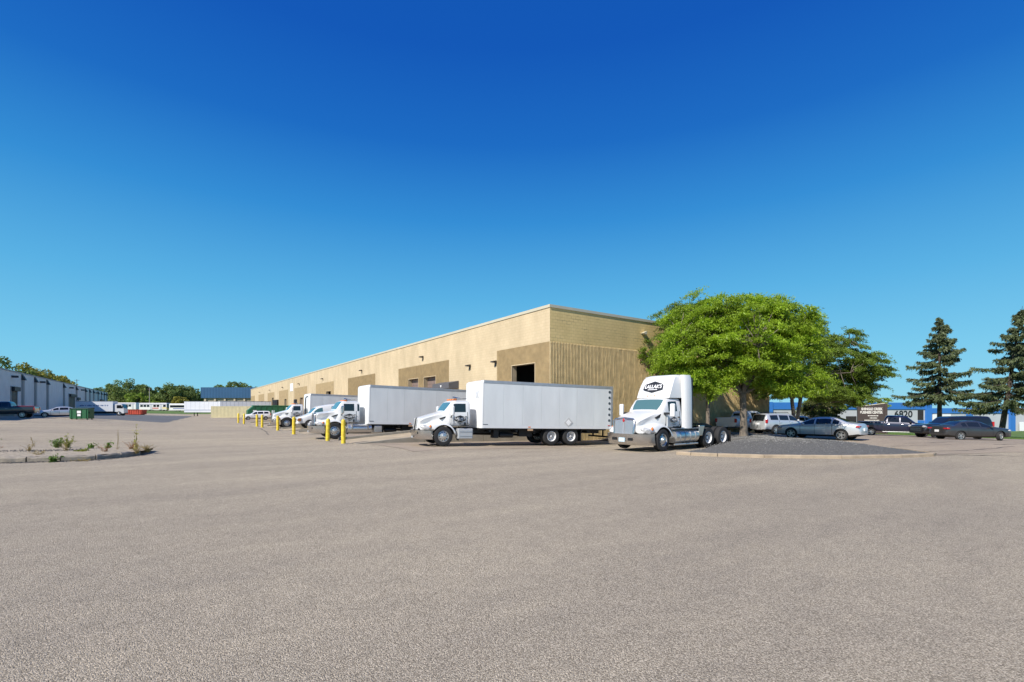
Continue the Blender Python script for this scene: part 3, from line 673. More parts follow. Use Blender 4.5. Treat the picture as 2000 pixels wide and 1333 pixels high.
    MB().box(-2.9, -3.2, .5, .95, .4, .86).build('tool_box', BLACK, T); MB().box(-4.5, -5.3, .55, .85, .48, .86).build('underbody_tank', BLACK, T)
    for ax in ((-6.42, -7.72) if tandem else (-6.9,)):
        MB().tube([(ax, -1.1, .505), (ax, 1.1, .505)], .11, 10).build('rear_axle', BLACK, T)
        for s in (1, -1):
            wheel(T, 'truck_rear', ax, s * 1.06, .505, s); wheel(T, 'truck_rear', ax, s * .73, .505, -s)
    for s in (1, -1): MB().box(-8.42, -8.39, s * .75, s * 1.2, .22, .90).build('rear_mud_flap', BLACK, T)
    MB().box(xr + .1, xr + .2, -1.0, 1.0, .42, .52).build('underride_bar', BLACK, T)
    for s in (1, -1): MB().box(xr + .12, xr + .18, s * .5, s * .6, .5, .9).build('underride_post', BLACK, T)
    # box
    bf = -1.97; hw = 1.28; z0, z1 = .95, 3.53
    MB().box(bf - .16, xr + .06, -hw + .02, hw - .02, z0 + .02, z1 - .02).build('box_body', BOXP, T)
    rc = .16; pts = [(bf - .17, hw)] + [(bf - rc + rc * math.sin(a), hw - rc + rc * math.cos(a)) for a in np.linspace(0, math.pi / 2, 7)]
    pts = pts + [(x, -y) for x, y in reversed(pts)]
    rg = [[(x, y, z0) for x, y in pts], [(x, y, z1 - .14) for x, y in pts], [(x - .03, y * .995, z1 - .05) for x, y in pts], [(x - .12, y * .98, z1 + .01) for x, y in pts]]
    MB().rings(rg).build('front_cap', BOXW, T, smooth=40)
    for s in (1, -1):
        y = s * hw
        nn = 7; wpan = (box_len - .20 - .14) / nn
        for k in range(nn):
            a = bf - .175 - k * wpan; MB().box(a - .004, a - wpan + .004, y - s * .03, y - s * .008, z0 + .16, z1 - .14).build('side_panel', BOXP, T)
        MB().box(bf - .172, xr, y - s * .03, y + s * .006, z1 - .15, z1 + .012).build('top_rail', ALU, T, bevel=.01)
        MB().box(bf - .172, xr, y - s * .03, y + s * .008, z0, z0 + .15).build('bottom_rail', mat('white_rail', (.66, .67, .68), .4), T, bevel=.008)
        MB().box(xr + .12, xr - .02, y - s * .03, y + s * .012, z0 - .02, z1 + .02).build('rear_post', ALU, T)
        for k in range(6):
            z = 3.2 - k * .345 if k < 6 else 0; MB().tube([(xr + .22, y - s * .01, z), (xr + .22, y + s * .003, z)], [.085, .085 * (1 - .05 * k)], 14).build('rear_vent', mat('smoked_lens', (.06, .075, .09), .3), T)
        MB().box(xr + .17, xr + .30, y - s * .01, y + s * .012, 1.14, 1.19).build('rear_marker', RED, T)
        MB().box(-4.85, -5.0, y - s * .01, y + s * .013, 1.0, 1.06).build('side_marker', AMBER, T); MB().box(-4.83, -5.15, y - s * .03, y + s * .004, .82, .93).build('reflector_plate', mat('reflector', (.5, .33, .2), .5), T)
        MB().box(bf - .45, bf - .18, y - s * .01, y + s * .004, 1.14, 1.165).build('maker_plate', INK, T)
    MB().box(bf - .2, xr, -hw + .03, hw - .03, z1 - .01, z1 + .008).build('box_roof', BOXW, T)
    MB().box(xr + .02, xr - .03, -hw + .1, hw - .1, z0 + .1, z1 - .1).build('rear_door', BOXP, T, bevel=.02)
    for s in (1, -1): MB().box(bf - .16, bf - .06, s * .98, s * 1.12, z1 - .07, z1 - .02).build('top_marker', AMBER, T)
    return T
ANG = math.degrees(math.atan2(.1805, -.9836))
f1 = Vector((-.9836, .1805)); n1 = Vector((.1805, .9836))
o1 = Vector((11.3, 22.7)) + n1 * 1.14
TA = box_truck('white box truck parked alone at the corner of the warehouse, long pale grey cargo box', (o1.x, o1.y, g(11.3, 22.7) + .045), ANG, -1.35, 'aero')
pl = MB().prism([(-7.75, 1.32), (-7.46, 1.03), (-7.17, 1.32), (-7.46, 1.61)], 1.281, 1.292).build('placard_holder', mat('placard_grey', (.5, .5, .5), .5), TA)
MB().prism([(-7.64, 1.32), (-7.46, 1.14), (-7.28, 1.32), (-7.46, 1.5)], 1.2925, 1.296).build('placard', LETTER, pl)
ld = MB()
for k in range(2): ld.tube([(-1.955, .95 - .22 * k, 2.55), (-1.90, .95 - .22 * k, 2.75), (-1.955, .95 - .22 * k, 2.95)], .014)
ld.build('grab_handle', ALU, TA)
TB = box_truck('white box truck with upright chrome grille, polished fuel tank, between two ramps', (8.1, 31.5 + 1.14, g(8.1, 32) + .03), 180 - 2.5 + 0.0, -1.5, 'upright')
TC = box_truck('third white box truck along the docks, with a black exhaust pipe arching over its cab', (8.75, 52.2 + 1.14, g(8.7, 52) + .02), 180, -1.45, 'aero')
MB().tube([(-1.72, .95, .9), (-1.72, .95, 3.05), (-1.78, .95, 3.18), (-1.95, .95, 3.24)], .055, 10).build('exhaust_stack', BLACK, TC, smooth=50)
for y in (.2, .62): MB().box(-.75, -.95, y - .16, y + .16, 2.56, 2.92).build('roof_beacon', BLACK, TC, bevel=.04)
for s in (-.5, .62): MB().tube([(1.12, s, 1.40), (1.12, s, 1.75)], .035).build('fender_guide', LETTER, TC)

# ------------------------------------------------------------------ day-cab tractor
def tractor(label, loc, yaw, pitch):
    T = empty('truck_tractor', loc, yaw, pitch); tag(T, label, 'truck')
    P = dict(top=[(1.24, 1.30), (1.17, 1.42), (1.0, 1.49), (.4, 1.70), (-.12, 1.84), (-.58, 2.40), (-.70, 2.46), (-1.5, 2.48), (-1.72, 2.46)], belt=[(1.24, 1.15), (.2, 1.5), (-.25, 1.70), (-1.72, 1.72)],
             half=[(1.24, .58), (1.1, .68), (.5, .80), (0, .93), (-.4, 1.04), (-1.72, 1.07)], bottom=[(1.24, .84), (.3, .86), (-.1, .98), (-1.72, 1.0)], roof=.96, wins=[(-1.28, -.62)], screens=[(-.56, -.15)], seams=[-.40, -1.42], step=.2, tuck=.975)
    split_parts(carve(body_loft(P), [WHITE, GLASSC, TRIM, GLASST], [], 1.05), ['cab', 'door_window', 'seam', 'windscreen'], [WHITE, GLASSC, TRIM, GLASST], T, one=(0,))
    # roof fairing leaning back from the windscreen header
    rg = []
    for z, xf, w in [(2.44, -.60, .98), (2.75, -.74, .99), (3.1, -.92, .97), (3.36, -1.08, .94), (3.50, -1.22, .88), (3.55, -1.40, .80)]:
        xb = -2.02; wb = min(1.12, w + .12)
        rg.append([(xf - .05, -w * .72, z), (xf - .02, -w * .4, z), (xf - .015, 0, z), (xf - .02, w * .4, z), (xf - .05, w * .72, z), (xf - .16, w * .95, z), (xf - .5, w * .98, z), (xb, wb, z), (xb, -wb, z), (xf - .5, -w * .98, z), (xf - .16, -w * .95, z)])
    MB().rings(rg).build('roof_fairing', WHITE, T, smooth=45)
    for s in (1, -1):
        pr = [(-1.55, 1.06), (-1.62, 1.16), (-1.78, 1.22), (-2.02, 1.24), (-2.14, 1.22), (-2.14, 1.12), (-1.9, 1.04)]
        MB().rings([[(x, s * y * k, z) for x, y in pr] for z, k in ((1.0, 1.0), (1.8, 1.0), (2.6, .995), (3.3, .97), (3.53, .93))]).build('side_extender', WHITE, T, smooth=50)
        MB().box(-2.15, -2.30, s * 1.0, s * 1.17, 1.05, 3.4).build('extender_edge', TRIM, T)
        tp = [(1.22, .98), (1.05, 1.08), (.45, 1.25), (0, 1.27), (-.4, 1.16), (-.66, .92), (-.78, .60)]
        rg = []
        for x in np.linspace(1.22, -.78, 13):
            z = interp(tp, x); yo = 1.23 - max(0, x - .45) * .30; b = min(.78 if x > .4 else .58, z - .1)
            rg.append([(x, s * .5, b), (x, s * yo, b), (x, s * yo, lerp(b, z, .6)), (x, s * (yo - .05), lerp(b, z, .9)), (x, s * (yo - .2), z), (x, s * .5, z + .08)])
        split_parts(carve(MB().rings(rg).mesh('f', WHITE), [WHITE, WHITE, TRIM], [(0, .505, .60)], 1.22, 1, .75), ['fender', 'fender', 'wheel_liner'], [WHITE, WHITE, TRIM], T)
        h = ellipsoid(MB(), (0, 0, 0), (.30, .11, .135), M=Matrix.Translation((.98, s * 1.03, .95)) @ Matrix.Rotation(s * R_(-34), 4, 'Z') @ Matrix.Rotation(R_(-14), 4, 'Y')).build('headlamp', LENS, T, smooth=60)
        ellipsoid(MB(), (.76, s * 1.165, 1.02), (.07, .05, .09)).build('turn_signal', AMBER, h, smooth=60)
        mo = MB().box(-.34, -.20, s * 1.36, s * 1.60, 1.56, 2.16).build('mirror', WHITE, T, bevel=.06, segs=3); MB().box(-.345, -.342, s * 1.39, s * 1.57, 1.62, 2.1).build('mirror_glass', GLASS, mo)
        MB().box(-.42, -.26, s * 1.0, s * 1.38, 1.66, 1.76).build('mirror_arm', TRIM, mo, bevel=.02)
        MB().prism([(.22, 1.52), (-.16, 1.70), (-.24, 1.62), (-.2, 1.56), (.14, 1.46)], s * .86, s * .945).build('hood_vent', TRIM, T, bevel=.01)
        wheel(T, 'truck_front', 0, s * 1.06, .505, s, 4)
        tk = MB().lathe([(0.0001, -.92), (.31, -.90), (.325, -.84), (.325, .84), (.31, .90), (0.0001, .92)], 26); tk.v = [(y - 1.85, s * .92 + x, .64 + z) for x, y, z in tk.v]
        o = tk.build('fuel_tank', POLISH, T, smooth=40)
        for x in (-1.25, -1.62, -2.05, -2.45):
            st = MB().lathe([(.327, -.03), (.34, -.03), (.34, .03), (.327, .03)], 26); st.v = [(x + b, s * .92 + a, .64 + c) for a, b, c in st.v]; st.build('tank_strap', ALU, o)
        for (a, b) in ((-.85, -1.72), (-1.75, -2.68)): MB().tube([(a, s * 1.16, .27), (b, s * 1.16, .27)], .045, 10).build('step_tube', POLISH, T, smooth=50)
        MB().box(-.80, -3.0, s * .98, s * 1.22, .985, 1.01).build('step_deck', ALU, T)
        MB().prism([(-2.72, 1.12), (-3.20, 1.12), (-3.0, .62), (-2.72, .62)], s * .62, s * 1.24).build('quarter_fender', CHROME, T, bevel=.03)
        for ax in (-3.62, -4.95):
            wheel(T, 'truck_rear', ax, s * 1.06, .505, s); wheel(T, 'truck_rear', ax, s * .73, .505, -s)
        MB().box(-5.62, -5.59, s * .62, s * 1.2, .2, .8).build('mud_flap', BLACK, T)
        MB().box(-5.60, .9, s * .36, s * .46, .72, 1.0).build('frame_rail', BLACK, T)
        MB().box(-.445, -.40, s * 1.07, s * 1.10, 1.1, 1.72).build('door_hinge', WHITE, T); MB().box(-1.36, -1.24, s * 1.075, s * 1.10, 1.50, 1.56).build('door_handle', TRIM, T, bevel=.008)
    for x in (-3.62, -4.95): MB().tube([(x, -1.1, .505), (x, 1.1, .505)], .12, 10).build('rear_axle', BLACK, T)
    MB().prism([(-3.3, 1.0), (-3.7, 1.18), (-4.5, 1.18), (-5.1, 1.0)], -.5, .5).build('fifth_wheel', BLACK, T)
    MB().box(-2.2, -3.4, -.8, .8, 1.0, 1.05).build('deck_plate', BLACK, T); MB().box(-1.73, -1.98, -.95, .95, 1.05, 2.45).build('cab_back', TRIM, T)
    badge(T, (-.94, 1.088, 1.42), (-1, 0, 0), (0, 0, 1), .50); badge(T, (-.94, -1.088, 1.42), (1, 0, 0), (0, 0, 1), .50)
    for (a, b, c, d) in ((-1.08, -.84, 1.2, 1.225), (-.98, -.86, 1.06, 1.12), (-1.34, -1.14, 1.05, 1.12)): MB().box(a, b, 1.072, 1.08, c, d).build('door_decal', INK, T)
    badge(T, (-.835, 0.0, 2.98), (0, 1, 0), (-.515, 0, 1), 1.12)
    for k in range(3): MB().box(-.66, -.63, (k - 1) * .2 - .04, (k - 1) * .2 + .04, 2.53, 2.56).build('marker_lamp', AMBER, T)
    pl = [(.66, 1.22), (1.02, 1.17), (1.26, .98), (1.38, .55), (1.40, 0), (1.38, -.55), (1.26, -.98), (1.02, -1.17), (.66, -1.22)]
    bu = MB().rings([[(x - .08, y, .30), (x - .03, y, .38), (x + .01, y * 1.01, .58), (x + .02, y * 1.01, .80), (x - .06, y * .96, .80), (x - .08, y * .96, .30)] for x, y in pl]).build('bumper', CHROME, T, smooth=40)
    for s in (1, -1):
        MB().box(1.38, 1.425, s * .34, s * .58, .50, .62).build('tow_opening', BLACK, bu)
    MB().box(1.42, 1.44, -.17, .17, .44, .62).build('number_plate', mat('plate_blue_white', (.55, .7, .78), .5), bu)
    gr = MB().prism([(1.15, .76), (1.31, .76), (1.26, 1.40), (1.14, 1.44)], -.56, .56).build('grille', GRILLE, T, bevel=.03)
    for k in range(14): MB().prism([(1.305, .80), (1.325, .80), (1.272, 1.37), (1.25, 1.37)], -.50 + k * .077 - .01, -.50 + k * .077 + .01).build('grille_bar', POLISH, gr)
    MB().prism([(1.31, .78), (1.35, .80), (1.30, 1.40), (1.24, 1.42)], -.045, .045).build('grille_spine', ALU, gr)
    MB().tube([(1.31, -.55, .78), (1.27, -.60, 1.38), (1.24, -.50, 1.46), (1.23, 0, 1.50), (1.24, .50, 1.46), (1.27, .60, 1.38), (1.31, .55, .78)], .04, 10).build('grille_surround', CHROME, gr, smooth=60)
    ellipsoid(MB(), (1.30, 0, 1.40), (.03, .06, .09)).build('grille_emblem', RED, gr, smooth=60)
    MB().box(1.0, -.6, -.5, .5, .5, .95).build('engine_block', BLACK, T)
    return T
TT = tractor('white day cab truck tractor with tall roof fairing parked beside the tree island', (17.9, 14.0 + 1.15, g(17.9, 15)), 181.5, 0.0)

# ------------------------------------------------------------------ cars, pickups, vans
def car(kind, label, x, y, yaw, paint, wheelkey='car', group=None, pitch=0.0, dark_glass=GLASS, steer=0, z=None, name=None, cat=None, plate=True):
    K = CARS[kind]; T = empty(name or K['name'], (x, y, (g(x, y) if z is None else z)), yaw, pitch); tag(T, label, cat or K['cat'], group)
    r_ = {'car': .335, 'car_black': .345, 'suv': .385, 'van': .37}[wheelkey]; P = dict(K['P']); W = max(p[1] for p in P['half'])
    fa, ra = K['axles']
    me = carve(body_loft(P), [paint, dark_glass, TRIM, dark_glass], [(fa, r_, r_ * 1.13), (ra, r_, r_ * 1.13)], W, 1, .36)
    split_parts(me, ['body', 'side_window', 'trim', 'windscreen'], [paint, dark_glass, TRIM, dark_glass], T)
    for ax, st in ((fa, steer), (ra, 0)):
        for s in (1, -1): wheel(T, wheelkey, ax, s * (W - .12), r_, s, st)
    xf, xb = max(p[0] for p in P['top']), min(p[0] for p in P['top'])
    for s in (1, -1):
        hx, hy, hz, hs = K['head']; ellipsoid(MB(), (0, 0, 0), hs, M=Matrix.Translation((hx, s * hy, hz)) @ Matrix.Rotation(s * R_(-32), 4, 'Z')).build('headlamp', LENS, T, smooth=60)
        tx, ty, tz, ts = K['tail']; MB().box(tx - ts[0], tx + ts[0], s * (ty - ts[1]), s * (ty + ts[1]), tz - ts[2], tz + ts[2]).build('tail_lamp', RED, T, bevel=.025)
        mx_, mz = K['mirror']; mo = ellipsoid(MB(), (mx_, s * (W + .07), mz), (.09, .11, .075)).build('mirror', paint if not K.get('mb') else TRIM, T, smooth=60)
        for hx_ in K['handles']: MB().box(hx_ - .09, hx_ + .09, s * (W - .03), s * (W + .018), K['hz'] - .015, K['hz'] + .015).build('door_handle', K.get('hm', paint), T, bevel=.008)
    gx, gz0, gz1, gw = K['grille']; gr = MB().box(gx - .12, gx + .015, -gw, gw, gz0, gz1).build('grille', TRIM, T, bevel=.03)
    for k in range(3): MB().box(gx + .01, gx + .025, -gw + .05, gw - .05, lerp(gz0, gz1, (k + .6) / 3.2), lerp(gz0, gz1, (k + .6) / 3.2) + .025).build('grille_bar', CHROME, gr)
    if plate: MB().box(xb - .022, xb + .05, -.16, .16, K['plz'] - .08, K['plz'] + .08).build('number_plate', LETTER, T)
    return T
SED = dict(name='sedan', cat='car', P=dict(top=[(2.42, .56), (2.37, .76), (2.15, .86), (1.1, 1.0), (.95, 1.03), (.22, 1.38), (-.1, 1.43), (-.6, 1.44), (-1.1, 1.38), (-1.72, 1.12), (-1.85, 1.09), (-2.25, 1.05), (-2.40, .92), (-2.44, .6)],
           belt=[(2.42, .48), (2.25, .74), (1.0, .90), (0, .92), (-1.6, .99), (-2.3, .94), (-2.44, .55)], half=[(2.42, .52), (2.3, .70), (2.0, .84), (1.4, .915), (-1.5, .92), (-2.1, .86), (-2.35, .76), (-2.44, .64)],
           bottom=[(2.42, .24), (1.9, .19), (-1.9, .20), (-2.44, .34)], roof=.60, wins=[(.02, .78), (-.92, -.04), (-1.32, -.98)], screens=[(.26, .92), (-1.68, -1.02)], seams=[.82, -.01, -.98], clad=True), axles=(1.36, -1.46),
           head=(2.13, .73, .72, (.24, .085, .07)), tail=(-2.30, .66, .86, (.10, .19, .05)), mirror=(.62, .98), handles=(.18, -.82), hz=.80, grille=(2.41, .30, .52, .50), plz=.68)
SUV = dict(name='sport_utility_vehicle', cat='car', P=dict(top=[(2.34, .60), (2.28, .92), (2.0, 1.02), (1.1, 1.12), (.98, 1.15), (.42, 1.58), (.15, 1.66), (-1.2, 1.69), (-1.95, 1.66), (-2.12, 1.52), (-2.30, 1.08), (-2.36, .62)],
           belt=[(2.34, .5), (2.1, .85), (1.0, 1.02), (-1.9, 1.10), (-2.2, 1.06), (-2.36, .58)], half=[(2.34, .60), (2.2, .80), (1.7, .92), (-1.7, .93), (-2.1, .88), (-2.36, .76)],
           bottom=[(2.34, .32), (1.9, .26), (-1.9, .28), (-2.36, .38)], roof=.70, wins=[(-.02, .80), (-1.02, -.10), (-1.88, -1.12)], screens=[(.46, .95), (-2.28, -2.06)], seams=[.84, -.06, -1.07], clad=True), axles=(1.45, -1.40),
           head=(2.06, .74, .84, (.18, .08, .09)), tail=(-2.20, .80, 1.06, (.08, .07, .15)), mirror=(.66, 1.12), handles=(.10, -.95), hz=.95, grille=(2.34, .45, .84, .52), plz=.86)
BIG = dict(name='sport_utility_vehicle', cat='car', P=dict(top=[(2.62, .72), (2.58, 1.08), (2.3, 1.15), (1.25, 1.20), (1.1, 1.23), (.55, 1.74), (.3, 1.82), (-1.6, 1.87), (-2.35, 1.84), (-2.48, 1.70), (-2.60, 1.1), (-2.64, .7)],
           belt=[(2.62, .6), (2.4, 1.0), (1.1, 1.15), (-2.5, 1.18), (-2.64, .65)], half=[(2.62, .82), (2.4, .95), (2.0, 1.01), (-2.2, 1.01), (-2.5, .97), (-2.64, .88)],
           bottom=[(2.62, .42), (2.1, .34), (-2.1, .34), (-2.64, .46)], roof=.80, wins=[(0, .88), (-1.1, -.08), (-2.3, -1.2)], screens=[(.60, 1.06), (-2.58, -2.42)], seams=[.92, -.04, -1.14], clad=True), axles=(1.65, -1.36),
           head=(2.50, .80, .98, (.16, .17, .10)), tail=(-2.54, .9, 1.2, (.06, .06, .2)), mirror=(.76, 1.28), handles=(.1, -.98), hz=1.06, hm=TRIM, grille=(2.63, .58, 1.02, .62), plz=.8)
PIC = dict(name='pickup_truck', cat='pickup', mb=True, P=dict(top=[(2.88, .75), (2.84, 1.06), (2.5, 1.16), (1.5, 1.22), (1.38, 1.25), (.78, 1.80), (.5, 1.89), (-.55, 1.91), (-.80, 1.84), (-.90, 1.36), (-.95, 1.34), (-2.85, 1.34), (-2.90, .8)],
           belt=[(2.88, .6), (2.6, 1.02), (1.4, 1.16), (-.8, 1.22), (-1.0, 1.30), (-2.88, 1.30), (-2.90, .75)], half=[(2.88, .84), (2.6, .96), (2.2, 1.0), (-2.8, 1.0), (-2.9, .95)],
           bottom=[(2.88, .46), (2.2, .40), (-2.2, .44), (-2.90, .56)], roof=.78, wins=[(.30, 1.12), (-.62, .22)], screens=[(.84, 1.34), (-.885, -.83)], seams=[1.18, .26, -.92]), axles=(1.85, -1.85),
           head=(2.72, .78, .95, (.13, .14, .12)), tail=(-2.86, .90, 1.08, (.055, .10, .16)), mirror=(1.0, 1.30), handles=(.42, -.55), hz=1.08, hm=CHROME, grille=(2.89, .66, 1.05, .58), plz=.62)
VAN = dict(name='cargo_van', cat='van', P=dict(top=[(2.8, .8), (2.74, 1.02), (2.4, 1.12), (1.72, 1.28), (1.6, 1.32), (.95, 1.88), (.7, 1.98), (-.2, 2.06), (-2.6, 2.08), (-2.78, 2.0), (-2.84, .9)],
           belt=[(2.8, .7), (2.5, 1.0), (1.6, 1.22), (-2.7, 1.26), (-2.84, .8)], half=[(2.8, .78), (2.5, .92), (2.0, 1.0), (-2.7, 1.01), (-2.84, .95)], bottom=[(2.8, .42), (2.2, .36), (-2.84, .42)], roof=.86,
           wins=[(.45, 1.25)], screens=[(1.0, 1.58)], seams=[1.3, .28, -.9], clad=True), axles=(1.75, -1.7), head=(2.68, .76, .86, (.12, .14, .12)), tail=(-2.8, .92, 1.3, (.05, .05, .25)), mirror=(1.15, 1.32), handles=(.45,), hz=1.1, hm=TRIM, grille=(2.8, .66, .98, .52), plz=.7)
WAG = SUV
CARS = dict(sedan=SED, suv=SUV, big=BIG, pickup=PIC, van=VAN)
SILV = mat('silver_paint', (.60, .62, .64), .32, .4, coat=.8); SILV2 = mat('pale_silver_paint', (.58, .60, .62), .32, .45, coat=.8); NAVY = mat('navy_paint', (.010, .013, .040), .3, .2, coat=1)
BLK = mat('black_paint', (.010, .011, .013), .3, .0, coat=1); GUN = mat('gunmetal_paint', (.055, .056, .058), .34, .45, coat=1); CHAR = mat('charcoal_paint', (.035, .037, .042), .35, .3, coat=1)
LBLUE = mat('pale_blue_paint', (.42, .49, .54), .3, .4, coat=.8); WPNT = mat('car_white', (.78, .78, .77), .3, coat=.8)
def near_side(px, py, yaw, off):   # centre of a vehicle whose left or right flank passes a ground point
    n = Vector((-math.sin(R_(yaw)), math.cos(R_(yaw)))); return px + n.x * off, py + n.y * off
# silver sedan nosed up to the island (front axle 33,15.4; rear 33.1,12.7)
c = car('sedan', 'silver sedan parked nose in beside the tree island', 33.75, 14.16, 93.0, SILV, 'car_black', 'cars in the front car park'); 
car('suv', 'pale silver sport utility vehicle with dark roof rails parked behind the silver sedan', 39.5, 19.4, -18, SILV2, 'suv', 'cars in the front car park')
car('pickup', 'white pickup truck with red tail lamps half hidden behind a tree trunk', 40.6, 22.9, -3, WPNT, 'suv', 'cars in the front car park')
car('suv', 'pale blue sport utility vehicle mostly hidden behind the silver one', 48.5, 22.2, -20, LBLUE, 'suv', 'cars in the front car park', cat='car')
car('pickup', 'navy blue pickup truck in front of the brown business sign', 54.4, 16.4, -72, NAVY, 'suv', 'cars in the front car park')
car('big', 'black sport utility vehicle with chrome grille facing the navy pickup', 52.6, 12.2, 139, BLK, 'suv', 'cars in the front car park')
car('sedan', 'dark grey sedan with front wheel turned, in front of the black vehicle', 48.0, 10.0, -35.5, GUN, 'car', 'cars in the front car park', steer=24)
# dockside
car('van', 'white cargo van backed up a concrete ramp between two box trucks', 11.6, 48.1, 180, WPNT, 'van', pitch=4.4, z=.30, dark_glass=GLASST)
car('suv', 'white estate car parked beyond the last bollards', 11.6, 99.5, 178, WPNT, 'car', name='estate_car')
# left side of the yard
car('pickup', 'charcoal pickup truck with a red bed cover in front of the grey dock building', -16.7, 78.5, 175, CHAR, 'suv')
car('sedan', 'silver sedan parked behind the green dumpster', -13.2, 86.5, 189, SILV2, 'car')
for o in COL.objects:
    if o.get('label', '').startswith('charcoal pickup'):
        MB().box(-2.8, -1.0, -.86, .86, 1.345, 1.40).build('bed_cover', mat('red_cover', (.45, .03, .06), .5), o, bevel=.02)
    if o.get('label', '').startswith('pale silver sport'):
        for s in (1, -1): MB().tube([(.1, s * .60, 1.68), (0, s * .60, 1.745), (-1.7, s * .60, 1.745), (-1.85, s * .60, 1.69)], .022).build('roof_rail', TRIM, o)
    if o.get('label', '').startswith('navy'):
        for s in (1, -1): MB().box(-1.0, 1.1, s * .92, s * 1.04, .40, .435).build('running_board', ALU, o, bevel=.02)
    if o.get('label', '').startswith('white cargo van'):
        badge(o, (.85, 1.015, .98), (-1, 0, 0), (0, 0, 1), .5)
        MB().prism([(2.45, .72), (2.72, .72), (2.70, .98), (2.42, 1.0)], .80, .985).build('headlamp_recess', mat('amber_dark', (.30, .12, .03), .4), o, bevel=.02)

# ------------------------------------------------------------------ containers, trailers, dumpsters
def corrugated(T, x0, x1, y0, y1, z0, z1, m, pitch=.28, d=.035):
    for (ya, sg) in ((y0, -1), (y1, 1)):
        mb = MB(); x = x0; k = 0; pts = []
        while x < x1:
            pts += [(x, 0), (x + pitch * .3, 0), (x + pitch * .5, d), (x + pitch * .8, d)]; x += pitch
        pts.append((x1, 0))
        for p in pts: mb.v += [(min(p[0], x1), ya + sg * p[1] - sg * d, z0), (min(p[0], x1), ya + sg * p[1] - sg * d, z1)]
        mb.f = [(2 * i, 2 * i + 2, 2 * i + 3, 2 * i + 1) for i in range(len(pts) - 1)]; mb.build('corrugated_side', m, T)
BEIGE = mat('beige_container', (.60, .54, .33), .6, var=.08, vscale=1)
T = empty('shipping_container', (5.7, 128.0, g(5.7, 128)), 0, 0); T.rotation_euler = (0, 0, R_(-22)); tag(T, 'beige corrugated shipping container beside the green compactor', 'container')
corrugated(T, 0, 12.0, 0, 2.44, .12, 2.48, BEIGE); mb = MB()
MB().box(.05, 11.95, .08, 2.36, .05, 2.52).build('shell', BEIGE, T); MB().box(0, 12, 0, 2.44, 2.48, 2.6).build('top_rail', BEIGE, T); MB().box(0, 12, 0, 2.44, 0, .12).build('bottom_rail', BEIGE, T)
for x in (0, 11.85):
    for y in (0, 2.3): MB().box(x, x + .15, y - .01, y + .15, -.001, 2.61).build('corner_post', BEIGE, T)
GRN = mat('compactor_green', (.02, .13, .06), .5, var=.15, vscale=1); GRN2 = mat('dumpster_green', (.015, .11, .042), .5, var=.15, vscale=2)
T = empty('waste_compactor', (11.8, 116, g(11.8, 116))); tag(T, 'large dark green waste compactor container at the dock wall', 'container')
MB().prism([(0, .2), (0, 1.7), (1.2, 2.75), (8.2, 2.75), (8.2, .2)], 0, 2.6).build('container_body', GRN, T, bevel=.03)
for k in range(7): MB().box(1.2 + k * 1.1, 1.32 + k * 1.1, -.07, 0.0, .25, 2.7).build('stiffener', GRN, T)
MB().box(0, 8.2, -.05, 2.65, .0, .2).build('skid', BLACK, T); MB().box(1.0, 8.2, -.09, 2.7, 2.70, 2.82).build('top_rim', mat('rim_green', (.03, .2, .09), .5), T); MB().box(1.0, 1.7, -.075, -.07, 1.3, 1.8).build('notice', LETTER, T)
T = empty('dumpster', (-9.6, 76.0, g(-9.6, 76)), -24); tag(T, 'green steel dumpster with white notices in front of the silver sedan', 'dumpster')
MB().prism([(-.95, .1), (-.95, 1.25), (.95, 1.25), (.95, .1)], -.55, .55).build('bin', GRN2, T, bevel=.02)
MB().prism([(-.6, 1.255), (-.6, 1.32), (.62, 1.42), (.62, 1.255)], -.95, .95, 'x').build('lid', mat('black_lid', (.03, .06, .035), .6), T)
for x in (-.97, .97): MB().box(x - .06, x + .06, -.35, .4, .75, .95).build('fork_pocket', GRN2, T)
for k in range(4): MB().box(-.8 + k * .5, -.72 + k * .5, -.60, -.551, .15, 1.2).build('stiffener', GRN2, T)
MB().box(-.15, .25, -.615, -.602, .75, 1.05).build('notice', LETTER, T); MB().box(-.12, .22, -.615, -.602, .42, .66).build('notice', LETTER, T)
MB().box(.956, .962, -.3, .3, .35, .9).build('notice_side', GRN2, T)
for x in (-.8, .8):
    for y in (-.4, .4): MB().tube([(x, y - .04, .06), (x, y + .04, .06)], .06, 10).build('castor', BLACK, T)
REDD = mat('rolloff_red', (.42, .055, .03), .6, var=.25, vscale=1)
T = empty('roll_off_dumpster', (-10.6, 171, g(-10.6, 171)), -33); T.scale = (.8, .85, .9); tag(T, 'rusty red roll off dumpster in front of the buses', 'dumpster')
MB().prism([(-3.3, .15), (-3.45, 1.55), (3.45, 1.55), (3.3, .15)], -1.2, 1.2).build('bin', REDD, T)
for k in range(9): MB().box(-3.2 + k * .78, -3.08 + k * .78, -1.30, -1.2, .15, 1.5).build('stiffener', REDD, T)
MB().box(-3.5, 3.5, -1.3, 1.3, 1.5, 1.62).build('rim', REDD, T); MB().box(-3.2, 3.2, -.5, .5, 0, .15).build('skid', BLACK, T)

